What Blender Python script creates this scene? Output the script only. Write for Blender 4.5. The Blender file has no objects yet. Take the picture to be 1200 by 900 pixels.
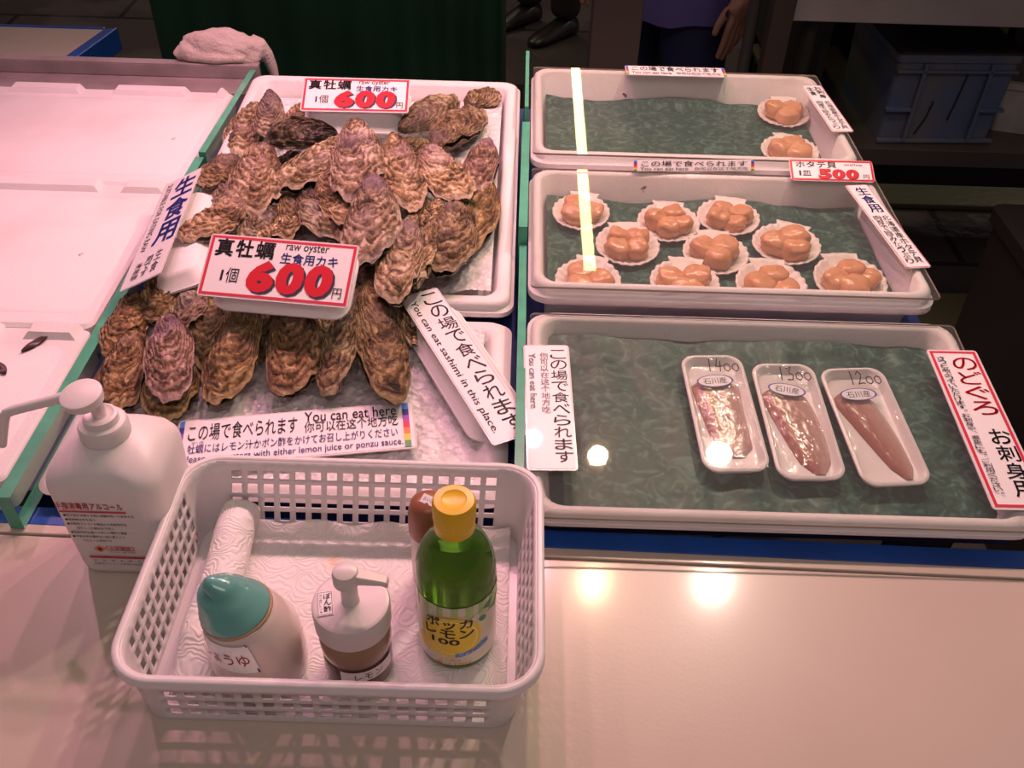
import bpy, math, random
from mathutils import Vector, Matrix, noise
C = bpy.context.scene.collection
sc = bpy.context.scene
PI = math.pi
R = math.radians

# ------------------------------------------------------------------ camera (1200x900 frame)
FOC, PITCH, ROLL, CAM = 1100.0, math.atan2(954, 1100.0), R(1.72), Vector((0, 0, .75))
_r0 = Vector((1, 0, 0)); _u0 = Vector((0, math.sin(PITCH), math.cos(PITCH))); FWD = Vector((0, math.cos(PITCH), -math.sin(PITCH)))
RGT = math.cos(ROLL)*_r0 + math.sin(ROLL)*_u0
UPV = -math.sin(ROLL)*_r0 + math.cos(ROLL)*_u0

def P(x, y, z):
    """point of the place at height z seen at picture position x, y"""
    d = FWD + (x-600)/FOC*RGT - (y-450)/FOC*UPV
    return CAM + d*((z-CAM.z)/d.z)

class Bed:
    """frame of one right-hand tray: x along its width, y up its slope, z off its floor"""
    def __init__(s, o, tilt, W, D, z, sheet):
        s.T = Matrix.Translation(o) @ Matrix.Rotation(R(tilt), 4, 'X'); s.W, s.D, s.z, s.sheet = W, D, z, sheet
        s.n = (s.T.to_3x3() @ Vector((0, 0, 1))).normalized(); s.o = Vector(o); s.lid = z+.0033
    def at(s, x, y, h):
        d = FWD + (x-600)/FOC*RGT - (y-450)/FOC*UPV
        return CAM + d*((s.o+s.n*h-CAM).dot(s.n)/d.dot(s.n))

def depth(p):
    return (p-CAM).dot(FWD)

def make_camera():
    cd = bpy.data.cameras.new('camera'); co = bpy.data.objects.new('camera', cd); C.objects.link(co)
    cd.sensor_fit = 'HORIZONTAL'; cd.sensor_width = 36; cd.lens = 36*FOC/1200
    cd.clip_start = .02; cd.clip_end = 100
    co.matrix_world = Matrix(((RGT.x, UPV.x, -FWD.x, CAM.x), (RGT.y, UPV.y, -FWD.y, CAM.y), (RGT.z, UPV.z, -FWD.z, CAM.z), (0, 0, 0, 1)))
    sc.camera = co

# ------------------------------------------------------------------ materials
def mat(name, col=(.8, .8, .8), rough=.5, metal=0, bump=0, bscale=40, bdetail=4, var=0, vscale=8, col2=None, spec=.5, sss=0, trans=0, coat=0):
    m = bpy.data.materials.new(name); m.use_nodes = True
    nt = m.node_tree; b = nt.nodes['Principled BSDF']
    b.inputs['Base Color'].default_value = (*col, 1); b.inputs['Roughness'].default_value = rough
    b.inputs['Metallic'].default_value = metal; b.inputs['Specular IOR Level'].default_value = spec
    b.inputs['Coat Weight'].default_value = coat
    b.inputs['Transmission Weight'].default_value = trans
    if sss:
        b.inputs['Subsurface Weight'].default_value = sss; b.inputs['Subsurface Radius'].default_value = (.012, .006, .004); b.inputs['Subsurface Scale'].default_value = .6
    tc = nt.nodes.new('ShaderNodeTexCoord')
    if var or col2:
        n = nt.nodes.new('ShaderNodeTexNoise'); n.inputs['Scale'].default_value = vscale; n.inputs['Detail'].default_value = 5
        nt.links.new(tc.outputs['Object'], n.inputs['Vector'])
        rp = nt.nodes.new('ShaderNodeValToRGB'); c2 = col2 or tuple(c*(1-var) for c in col)
        rp.color_ramp.elements[0].position = .35; rp.color_ramp.elements[1].position = .65
        rp.color_ramp.elements[0].color = (*c2, 1); rp.color_ramp.elements[1].color = (*col, 1)
        nt.links.new(n.outputs['Fac'], rp.inputs['Fac']); nt.links.new(rp.outputs['Color'], b.inputs['Base Color'])
    if bump:
        n2 = nt.nodes.new('ShaderNodeTexNoise'); n2.inputs['Scale'].default_value = bscale; n2.inputs['Detail'].default_value = bdetail
        nt.links.new(tc.outputs['Object'], n2.inputs['Vector'])
        bp = nt.nodes.new('ShaderNodeBump'); bp.inputs['Strength'].default_value = bump; bp.inputs['Distance'].default_value = .004
        nt.links.new(n2.outputs['Fac'], bp.inputs['Height']); nt.links.new(bp.outputs['Normal'], b.inputs['Normal'])
    return m

def clear_mat(name, tint=(1, 1, 1), haze=.03, rough=.02, ior=1.45, bump=0, bscale=60):
    """thin clear plastic or glass: see-through, with a fresnel shine and a little milky haze"""
    m = bpy.data.materials.new(name); m.use_nodes = True; nt = m.node_tree; nt.nodes.clear()
    out = nt.nodes.new('ShaderNodeOutputMaterial'); tr = nt.nodes.new('ShaderNodeBsdfTransparent'); tr.inputs['Color'].default_value = (*tint, 1)
    gl = nt.nodes.new('ShaderNodeBsdfGlossy'); gl.inputs['Roughness'].default_value = rough
    df = nt.nodes.new('ShaderNodeBsdfDiffuse'); df.inputs['Color'].default_value = (.8, .8, .8, 1)
    fr = nt.nodes.new('ShaderNodeFresnel'); fr.inputs['IOR'].default_value = ior
    m1 = nt.nodes.new('ShaderNodeMixShader'); m1.inputs['Fac'].default_value = haze
    m2 = nt.nodes.new('ShaderNodeMixShader')
    nt.links.new(tr.outputs[0], m1.inputs[1]); nt.links.new(df.outputs[0], m1.inputs[2])
    ge = nt.nodes.new('ShaderNodeNewGeometry'); inv = nt.nodes.new('ShaderNodeMath'); inv.operation = 'SUBTRACT'; inv.inputs[0].default_value = 1
    nt.links.new(ge.outputs['Backfacing'], inv.inputs[1]); mu = nt.nodes.new('ShaderNodeMath'); mu.operation = 'MULTIPLY'
    nt.links.new(fr.outputs[0], mu.inputs[0]); nt.links.new(inv.outputs[0], mu.inputs[1])
    nt.links.new(mu.outputs[0], m2.inputs['Fac']); nt.links.new(m1.outputs[0], m2.inputs[1]); nt.links.new(gl.outputs[0], m2.inputs[2])
    nt.links.new(m2.outputs[0], out.inputs['Surface'])
    if bump:
        tc = nt.nodes.new('ShaderNodeTexCoord'); n2 = nt.nodes.new('ShaderNodeTexNoise'); n2.inputs['Scale'].default_value = bscale; n2.inputs['Detail'].default_value = 3
        nt.links.new(tc.outputs['Object'], n2.inputs['Vector'])
        bp = nt.nodes.new('ShaderNodeBump'); bp.inputs['Strength'].default_value = bump; bp.inputs['Distance'].default_value = .004
        nt.links.new(n2.outputs['Fac'], bp.inputs['Height']); nt.links.new(bp.outputs['Normal'], gl.inputs['Normal'])
    return m

# ------------------------------------------------------------------ mesh builder
class MB:
    def __init__(s): s.v = []; s.f = []; s.m = []; s.uv = None
    def add(s, vs, fs, mi=0):
        o = len(s.v); s.v += [tuple(v) for v in vs]; s.f += [tuple(i+o for i in f) for f in fs]; s.m += [mi]*len(fs); return s
    def box(s, x0, x1, y0, y1, z0, z1, mi=0):
        return s.add([(x0, y0, z0), (x1, y0, z0), (x1, y1, z0), (x0, y1, z0), (x0, y0, z1), (x1, y0, z1), (x1, y1, z1), (x0, y1, z1)],
                     [(0, 3, 2, 1), (4, 5, 6, 7), (0, 1, 5, 4), (1, 2, 6, 5), (2, 3, 7, 6), (3, 0, 4, 7)], mi)
    def loft(s, loops, mi=0, cap0=True, cap1=True, ring=False):
        n = len(loops[0]); vs = [p for l in loops for p in l]; fs = []
        k = len(loops)
        for a in range(k if ring else k-1):
            b = (a+1) % k
            for i in range(n):
                j = (i+1) % n; fs.append((a*n+i, a*n+j, b*n+j, b*n+i))
        if not ring:
            if cap0: fs.append(tuple(range(n-1, -1, -1)))
            if cap1: fs.append(tuple((k-1)*n+i for i in range(n)))
        return s.add(vs, fs, mi)
    def lathe(s, prof, cx=0, cy=0, n=40, mi=0, mis=None, squash=1):
        o = len(s.v)
        loops = [[(cx+r*math.cos(2*PI*i/n), cy+r*squash*math.sin(2*PI*i/n), z) for i in range(n)] for r, z in prof]
        s.loft(loops, mi)
        return s
    def tube(s, pts, rad, n=12, mi=0):
        pts = [Vector(p) for p in pts]; rads = rad if isinstance(rad, (list, tuple)) else [rad]*len(pts); loops = []; prev = None
        for i, p in enumerate(pts):
            d = (pts[min(i+1, len(pts)-1)]-pts[max(i-1, 0)]).normalized()
            if prev is None:
                a = d.orthogonal().normalized()
            else:
                a = (prev-d*prev.dot(d)).normalized()
            prev = a; b = d.cross(a)
            loops.append([tuple(p+(a*math.cos(2*PI*k/n)+b*math.sin(2*PI*k/n))*rads[i]) for k in range(n)])
        return s.loft(loops, mi)
    def quad(s, a, b, c, d, mi=0): return s.add([a, b, c, d], [(0, 1, 2, 3)], mi)
    def grid(s, nu, nv, fn, mi=0):
        vs = [fn(i/(nu-1), j/(nv-1)) for j in range(nv) for i in range(nu)]
        return s.add(vs, [(j*nu+i, j*nu+i+1, (j+1)*nu+i+1, (j+1)*nu+i) for j in range(nv-1) for i in range(nu-1)], mi)
    def build(s, name, mats, parent=None, smooth=True, angle=35, mw=None, bevel=0):
        me = bpy.data.meshes.new(name); me.from_pydata(s.v, [], s.f)
        for m in (mats if isinstance(mats, (list, tuple)) else [mats]): me.materials.append(m)
        me.polygons.foreach_set('material_index', s.m)
        me.validate(); me.update()
        o = bpy.data.objects.new(name, me); C.objects.link(o)
        if smooth:
            me.polygons.foreach_set('use_smooth', [True]*len(me.polygons))
            try: me.set_sharp_from_angle(angle=R(angle))
            except Exception: pass
        if mw is not None: o.matrix_world = mw
        if parent is not None: o.parent = parent
        if bevel:
            b = o.modifiers.new('bevel', 'BEVEL'); b.width = bevel; b.segments = 2; b.limit_method = 'ANGLE'
        return o

def rr(x0, x1, y0, y1, z, r, seg=5):
    r = max(min(r, (x1-x0)/2-1e-5, (y1-y0)/2-1e-5), 1e-5); pts = []
    for cx, cy, a0 in ((x1-r, y0+r, -90), (x1-r, y1-r, 0), (x0+r, y1-r, 90), (x0+r, y0+r, 180)):
        for k in range(seg+1):
            a = R(a0+90*k/seg); pts.append((cx+r*math.cos(a), cy+r*math.sin(a), z))
    return pts

def tag(o, label=None, cat=None, group=None, kind=None):
    if label: o['label'] = label
    if cat: o['category'] = cat
    if group: o['group'] = group
    if kind: o['kind'] = kind
    return o

def empty(name, loc=(0, 0, 0), rz=0, mw=None):
    o = bpy.data.objects.new(name, None); C.objects.link(o); o.empty_display_size = .02
    if mw is not None: o.matrix_world = mw
    else: o.location = loc; o.rotation_euler = (0, 0, rz)
    return o

# ------------------------------------------------------------------ lettering
_cache = {}
def glyphs(s, bold=0):
    k = (s, bold)
    if k in _cache: return _cache[k]
    cu = bpy.data.curves.new('t', 'FONT'); cu.body = s; cu.resolution_u = 3; cu.offset = bold
    o = bpy.data.objects.new('t', cu); C.objects.link(o)
    bpy.context.view_layer.update()
    dg = bpy.context.evaluated_depsgraph_get(); me = bpy.data.meshes.new_from_object(o.evaluated_get(dg))
    vs = [(v.co.x, v.co.y) for v in me.vertices]; fs = [tuple(p.vertices) for p in me.polygons]
    bpy.data.objects.remove(o); bpy.data.curves.remove(cu); bpy.data.meshes.remove(me)
    if not vs: vs = [(0, 0), (1, 0), (1, 1)]; fs = []
    bb = (min(v[0] for v in vs), min(v[1] for v in vs), max(v[0] for v in vs), max(v[1] for v in vs))
    _cache[k] = (vs, fs, bb); return _cache[k]

class Print:
    """flat printing collected in card coordinates (u,v in 0..1), pushed onto a surface by a map function"""
    def __init__(s, w, h): s.w = w; s.h = h; s.items = []; s.lift = 0
    def text(s, t, u0, v0, u1, v1, mi=0, bold=0, rot=False, keep=None, slant=0):
        heavy = 0
        if bold < .05: heavy, bold = bold*.55, 0
        vs, fs, (a, b, c, d) = glyphs(t, bold); c = max(c, a+1e-6); d = max(d, b+1e-6)
        out = []
        if heavy:
            nv = len(vs); hv = heavy; vs = [(x+dx, y+dy) for dx, dy in ((-hv, -hv), (hv, -hv), (hv, hv), (-hv, hv)) for x, y in vs]; fs = [tuple(i+k*nv for i in f) for k in range(4) for f in fs]
        for x, y in vs:
            p, q = (x-a)/(c-a), (y-b)/(d-b)
            p += slant*(q-.5)
            if rot: p, q = q, 1-p
            out.append((u0+(u1-u0)*p, v0+(v1-v0)*q))
        s.items.append((out, fs, mi)); return s
    def vtext(s, t, u0, v0, u1, v1, mi=0, bold=0, shear=0):
        n = len(t); st = (v1-v0)/n
        for i, ch in enumerate(t):
            top = v1-i*st; sx = shear*(i/(max(n-1, 1)))
            if ch in '、。': s.text(ch, u0+(u1-u0)*.6+sx, top-st*.4, u1+sx, top-st*.1, mi, bold)
            else: s.text(ch, u0+sx, top-st*.93, u1+sx, top-st*.05, mi, bold)
        return s
    def rect(s, u0, v0, u1, v1, mi=0): s.items.append(([(u0, v0), (u1, v0), (u1, v1), (u0, v1)], [(0, 1, 2, 3)], mi)); return s
    def frame(s, u0, v0, u1, v1, t, mi=0):
        tu, tv = t/s.w, t/s.h
        s.rect(u0, v0, u1, v0+tv, mi); s.rect(u0, v1-tv, u1, v1, mi); s.rect(u0, v0+tv, u0+tu, v1-tv, mi); s.rect(u1-tu, v0+tv, u1, v1-tv, mi); return s
    def disc(s, u, v, ru, rv, mi=0, n=28, rings=4, inner=0, a0=0, a1=360):
        vs = []; fs = []
        for k in range(rings+1):
            q = inner+(1-inner)*k/rings; q = max(q, .02)
            for i in range(n+1):
                a = R(a0+(a1-a0)*i/n); vs.append((u+ru*q*math.cos(a), v+rv*q*math.sin(a)))
        for k in range(rings):
            for i in range(n): fs.append((k*(n+1)+i, (k+1)*(n+1)+i, (k+1)*(n+1)+i+1, k*(n+1)+i+1))
        s.items.append((vs, fs, mi)); return s
    def poly(s, pts, mi=0): s.items.append((list(pts), [tuple(range(len(pts)))], mi)); return s
    def build(s, name, mats, parent, fn=None, z0=.0006, dz=.00004):
        b = MB()
        for k, (vs, fs, mi) in enumerate(s.items):
            z = z0+dz*k
            b.add([(fn(u, v, z) if fn else ((u-.5)*s.w, (v-.5)*s.h, z)) for u, v in vs], fs, mi)
        return b.build(name, mats, parent, smooth=False)

# ------------------------------------------------------------------ shared materials
M = {}
def init_mats():
    M['foam'] = foam_mat()
    M['foam_clean'] = mat('white_foam', (.82, .80, .79), .55, bump=.08, bscale=300)
    M['paper'] = mat('card_paper', (.84, .81, .82), .35, coat=.3)
    M['lam'] = mat('laminate_margin', (.72, .66, .67), .2, coat=.4)
    M['black'] = mat('ink_black', (.012, .010, .012), .4)
    M['ink'] = mat('ink_dark', (.03, .022, .05), .4)
    M['blue_ink'] = mat('ink_blue', (.04, .045, .32), .4)
    M['red_ink'] = mat('ink_red', (.58, .010, .025), .35)
    M['red_edge'] = mat('border_red', (.62, .03, .06), .35)
    M['orange'] = mat('ink_orange', (.8, .2, .02), .4)
    M['yellow'] = mat('ink_yellow', (.8, .6, .04), .4)
    M['green_ink'] = mat('ink_green', (.06, .3, .08), .4)
    M['purple'] = mat('ink_purple', (.3, .05, .4), .4)
    M['sky_ink'] = mat('ink_sky', (.1, .25, .75), .4)
    M['acrylic'] = clear_mat('clear_acrylic', (.94, .95, .93), .025, .025, 1.5)
    M['film'] = clear_mat('cling_film', (1, 1, 1), .04, .10, 1.4, bump=.8, bscale=55)
    M['acrylic_edge'] = mat('acrylic_edge', (.30, .25, .20), .25)
    M['glass_edge'] = mat('glass_green_edge', (.085, .42, .27), .3, var=.25, vscale=30)
    M['glass_face'] = clear_mat('pane_glass', (.90, .97, .94), .01, .01, 1.5)
    M['basket'] = mat('white_plastic', (.74, .71, .72), .28, spec=.4)
    M['blue'] = mat('blue_plastic', (.015, .09, .42), .35, var=.25, vscale=12)
    M['navy'] = mat('shaded_blue_board', (.012, .03, .16), .4)  # the table's blue with the shade between the boxes put into the colour
    M['cream'] = counter_mat()
    M['steel'] = mat('stainless_steel', (.46, .42, .40), .38, metal=.45, var=.2, vscale=5)
    M['grey_plate'] = mat('dull_steel', (.40, .34, .34), .5, metal=.3, var=.25, vscale=15, bump=.1)
    M['dark_metal'] = mat('dark_metal', (.03, .025, .022), .45, metal=.4)
    M['void'] = mat('black_rubber', (.008, .007, .007), .6)

def foam_mat():
    m = mat('foam_polystyrene', (.80, .77, .77), .5, bump=.12, bscale=220, bdetail=2)
    nt = m.node_tree; b = nt.nodes['Principled BSDF']; tc = nt.nodes.new('ShaderNodeTexCoord')
    n = nt.nodes.new('ShaderNodeTexNoise'); n.inputs['Scale'].default_value = 26; n.inputs['Detail'].default_value = 3
    r = nt.nodes.new('ShaderNodeValToRGB'); r.color_ramp.elements[0].position = .205; r.color_ramp.elements[1].position = .235
    r.color_ramp.elements[0].color = (.10, .035, .03, 1); r.color_ramp.elements[1].color = (.80, .77, .77, 1)
    n2 = nt.nodes.new('ShaderNodeTexNoise'); n2.inputs['Scale'].default_value = 7; n2.inputs['Detail'].default_value = 6
    r2 = nt.nodes.new('ShaderNodeValToRGB'); r2.color_ramp.elements[0].position = .3; r2.color_ramp.elements[1].position = .6
    r2.color_ramp.elements[0].color = (.90, .86, .84, 1); r2.color_ramp.elements[1].color = (1, 1, 1, 1)
    mx = nt.nodes.new('ShaderNodeMix'); mx.data_type = 'RGBA'; mx.blend_type = 'MULTIPLY'; mx.inputs[0].default_value = 1
    nt.links.new(tc.outputs['Object'], n.inputs['Vector']); nt.links.new(tc.outputs['Object'], n2.inputs['Vector'])
    nt.links.new(n.outputs['Fac'], r.inputs['Fac']); nt.links.new(n2.outputs['Fac'], r2.inputs['Fac'])
    nt.links.new(r.outputs['Color'], mx.inputs[6]); nt.links.new(r2.outputs['Color'], mx.inputs[7]); nt.links.new(mx.outputs[2], b.inputs['Base Color'])
    return m

def counter_mat():
    m = mat('cream_counter', (.56, .485, .41), .34, bump=.03, bscale=260, var=.05, vscale=6, spec=.5, coat=.35)
    b = m.node_tree.nodes['Principled BSDF']; b.inputs['Coat Roughness'].default_value = .13
    return m
# ------------------------------------------------------------------ tables, foam boxes, glass, lids
FLOOR = -.80
def build_setting():
    m = mat('market_floor', (.075, .062, .058), .42, var=.35, vscale=2.5, bump=.25, bscale=30)
    nt = m.node_tree; b = nt.nodes['Principled BSDF']; tc = nt.nodes.new('ShaderNodeTexCoord')
    br = nt.nodes.new('ShaderNodeTexBrick'); br.inputs['Scale'].default_value = 1; br.inputs['Brick Width'].default_value = .9; br.inputs['Row Height'].default_value = .6; br.inputs['Mortar Size'].default_value = .012
    br.inputs['Color1'].default_value = (.085, .072, .068, 1); br.inputs['Color2'].default_value = (.07, .06, .057, 1); br.inputs['Mortar'].default_value = (.03, .026, .025, 1)
    nt.links.new(tc.outputs['Object'], br.inputs['Vector']); nt.links.new(br.outputs['Color'], b.inputs['Base Color'])
    # puddles: patches of low roughness on the right hand side
    n = nt.nodes.new('ShaderNodeTexNoise'); n.inputs['Scale'].default_value = 3.0; n.inputs['Detail'].default_value = 4
    r = nt.nodes.new('ShaderNodeMapRange'); r.inputs['From Min'].default_value = .42; r.inputs['From Max'].default_value = .55; r.inputs['To Min'].default_value = .5; r.inputs['To Max'].default_value = .12
    nt.links.new(tc.outputs['Object'], n.inputs['Vector']); nt.links.new(n.outputs['Fac'], r.inputs['Value']); nt.links.new(r.outputs[0], b.inputs['Roughness'])
    f = MB(); f.box(-6, 6, -2, 9, FLOOR-.05, FLOOR); tag(f.build('floor', m, smooth=False), kind='structure')
    w = MB(); w.box(-6, 6, 8.9, 9, FLOOR, 3.2); tag(w.build('wall_back', mat('dark_wall', (.05, .04, .038), .7, bump=.1), smooth=False), kind='structure')
    # drain kerbs across the wet floor
    k = mat('wet_kerb', (.10, .105, .06), .3, bump=.3, bscale=40)
    for i, (y0, y1) in enumerate(((2.05, 2.22), (2.72, 2.90))):
        g = MB(); g.box(.75, 3.2, y0, y1, FLOOR, FLOOR+.02); tag(g.build('drain_cover', k, smooth=False, bevel=.004), ('nearer', 'farther')[i]+' greenish wet strip crossing the dark floor at the right', 'drain cover')

def build_tables():
    t = empty('counter', (0, .38, FLOOR)); t.name = 'serving_counter'
    tag(t, 'cream serving counter with a blue back edge in the foreground', 'counter')
    def part(name, b, m, **k): return b.build(name, m, t, mw=None, **k)
    off = lambda b: [setattr(b, 'v', [(x, y-.38, z-FLOOR) for x, y, z in b.v]), b][1]
    b = MB(); b.box(-1.5, 1.3, .12, .6, -.035, 0); part('countertop', off(b), M['cream'], smooth=False, bevel=.003)
    b = MB(); b.box(-1.5, 1.3, .6005, .612, -.03, .0022); part('back_strip', off(b), M['cream'], smooth=False, bevel=.001)
    b = MB(); b.box(-1.5, 1.3, .6125, .636, -.045, .0015); part('edge_trim', off(b), M['blue'], smooth=False, bevel=.001)
    t.rotation_euler[2] = R(-1.1)
    for x in (-1.42, 1.22):
        for y in (.17, .55):
            b = MB(); b.box(x-.025, x+.025, y-.025, y+.025, FLOOR, -.035); part('leg', off(b), M['dark_metal'], smooth=False)
    t = empty('display_table', (0, 1.14, FLOOR))
    tag(t, 'long display table with a blue board coloured dark for shade under the white seafood boxes', 'table')
    off = lambda b: [setattr(b, 'v', [(x, y-1.14, z-FLOOR) for x, y, z in b.v]), b][1]
    b = MB(); b.box(-1.6, .545, .669, 1.64, -.04, 0); b.build('tabletop', M['navy'], smooth=False).parent = t
    t.children[0].data.transform(Matrix.Translation((0, -1.14, -FLOOR)))
    for x in (-1.5, .48):
        for y in (.72, 1.56):
            b = MB(); b.box(x-.025, x+.025, y-.025, y+.025, FLOOR, -.04); off(b).build('leg', M['dark_metal'], t, smooth=False)
    # dull steel ledge behind the foam lids
    b = MB()
    b.box(-1.45, -.474, 1.580, 1.652, 0, .040); b.box(-1.45, -.474, 1.640, 1.652, .040, .064); b.box(-1.45, -.474, 1.640, 1.66, .062, .066)
    tag(b.build('steel_ledge', M['grey_plate'], smooth=False, bevel=.002), 'dull steel ledge along the back of the white foam lids', 'ledge')

def foam_box(name, x0, x1, y0, y1, z, deep, label, cat='foam box', rim=.024, taper=.028, r=.03, flange=True, group=None, wall=(.008, .014), T=None):
    """open expanded foam fish box with a stepped rim"""
    L = []
    def q(i, zz, rad): L.append(rr(x0+i, x1-i, y0+i, y1-i, zz, rad))
    q(taper+.006, .0005, r); q(taper, .006, r)
    if flange:
        f = min(1, z/.058)
        q(.014, z-.030*f+.001, r); q(.003, z-.028*f+.001, r); q(.0, z-.024*f, r); q(.0, z-.015*f, r); q(.004, z-.012*f, r); q(.005, z-.004*f, r)
    else:
        q(.004, z-.012, r); q(.0, z-.010, r)
    q(.009, z, r); q(rim-.004, z, r*.9); q(rim, z-.004, r*.9)
    q(rim+wall[0], z-deep+.006, r*.8); q(rim+wall[1], z-deep, r*.7)
    b = MB(); b.loft(L)
    o = b.build(name, M['foam'], angle=50)
    # a thing with its base at its own origin
    c = Vector(((x0+x1)/2, (y0+y1)/2, 0)); o.data.transform(Matrix.Translation(-c)); o.matrix_world = (T or Matrix()) @ Matrix.Translation(c)
    return tag(o, label, cat, group)

def build_foam_lids():
    """three upturned foam box lids on the left; tabs along each rear edge"""
    rows = [(-1.02, -.502, 1.243, 1.572, 'white foam box lid at the back left against the steel ledge', .045),
            (-1.06, -.512, .896, 1.240, 'middle white foam box lid on the left, behind the scrap-littered one', .045),
            (-1.06, -.510, .640, .893, 'nearest white foam box lid on the left, with dark fish scraps on it', .045)]
    for k, (x0, x1, y0, y1, lab, z) in enumerate(rows):
        b = MB()
        b.loft([rr(x0, x1, y0, y1, .0005, .012), rr(x0, x1, y0, y1, z-.004, .012), rr(x0+.004, x1-.004, y0+.004, y1-.004, z, .010)])
        # raised field with a soft bevel
        b.loft([rr(x0+.03, x1-.012, y0+.02, y1-.032, z-.002, .02), rr(x0+.036, x1-.018, y0+.026, y1-.038, z+.0009, .02)])
        x = x1-.028-.0; n = 0
        xs = [(-.5135-.02, -.5135), (-.712, -.580), (-.892, -.765), (-1.06, -.945)] if k == 0 else [(-.585, -.520), (-.80, -.615), (-1.0, -.83)]
        for a, c in xs:
            a = max(a, x0); c = min(c, x1)
            if c-a < .01: continue
            y = y1-.026
            vs = [(a, y, z-.001), (c, y, z-.001), (c, y1, z-.001), (a, y1, z-.001), (a+.008, y+.006, z+.008), (c-.008, y+.006, z+.008), (c-.008, y1, z+.008), (a+.008, y1, z+.008)]
            b.add(vs, [(4, 5, 6, 7), (0, 1, 5, 4), (1, 2, 6, 5), (2, 3, 7, 6), (3, 0, 4, 7)])
        o = b.build('foam_cover', M['foam'], angle=30)
        c = Vector(((x0+x1)/2, (y0+y1)/2, 0)); o.data.transform(Matrix.Translation(-c)); o.location = c
        tag(o, lab, 'foam lid', 'white foam box lids on the left of the stall')

def build_scraps():
    dm = mat('dark_scrap', (.05, .018, .02), .35)
    def scrap(px, py, z, L, W, ang, label):
        p = P(px, py, z)
        b = MB()
        b.grid(13, 7, lambda u, v: ((u-.5)*L, (v-.5)*W*math.sin(PI*min(max(u, .03), .97))**.7, .0012+.002*math.sin(u*6)*math.sin(v*3)+.0015*(1-(2*v-1)**2)))
        b.grid(13, 7, lambda u, v: ((u-.5)*L, (.5-v)*W*math.sin(PI*min(max(u, .03), .97))**.7, .0002))
        o = b.build('fish_scrap', dm); o.location = p; o.rotation_euler = (0, 0, ang)
        tag(o, label, 'scrap', 'dark scraps of fish on the white foam')
    scrap(42, 402, .0475, .040, .011, R(62), 'pointed dark scrap lying alone on the nearest foam lid')
    scrap(2, 432, .0475, .026, .010, R(-50), 'dark scrap at the left edge of the photo on foam')
    scrap(334, 463, .0225, .010, .006, R(20), 'small dark crumb on ice under the middle of the front oysters')
    scrap(324, 451, .0225, .005, .004, R(70), 'tiny dark speck on ice in front of the oysters')

def ice_mat():
    m = bpy.data.materials.new('crushed_ice'); m.use_nodes = True; nt = m.node_tree; b = nt.nodes['Principled BSDF']
    b.inputs['Roughness'].default_value = .16; b.inputs['IOR'].default_value = 1.31
    tc = nt.nodes.new('ShaderNodeTexCoord')
    v = nt.nodes.new('ShaderNodeTexVoronoi'); v.inputs['Scale'].default_value = 130
    n = nt.nodes.new('ShaderNodeTexNoise'); n.inputs['Scale'].default_value = 60; n.inputs['Detail'].default_value = 4
    for q in (v, n): nt.links.new(tc.outputs['Object'], q.inputs['Vector'])
    r = nt.nodes.new('ShaderNodeValToRGB'); r.color_ramp.elements[0].position = .3; r.color_ramp.elements[1].position = .7
    r.color_ramp.elements[0].color = (.60, .58, .59, 1); r.color_ramp.elements[1].color = (.86, .84, .85, 1)
    nt.links.new(n.outputs['Fac'], r.inputs['Fac']); nt.links.new(r.outputs['Color'], b.inputs['Base Color'])
    bp = nt.nodes.new('ShaderNodeBump'); bp.inputs['Strength'].default_value = .7; bp.inputs['Distance'].default_value = .004
    nt.links.new(v.outputs['Distance'], bp.inputs['Height']); nt.links.new(bp.outputs['Normal'], b.inputs['Normal'])
    return m

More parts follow.
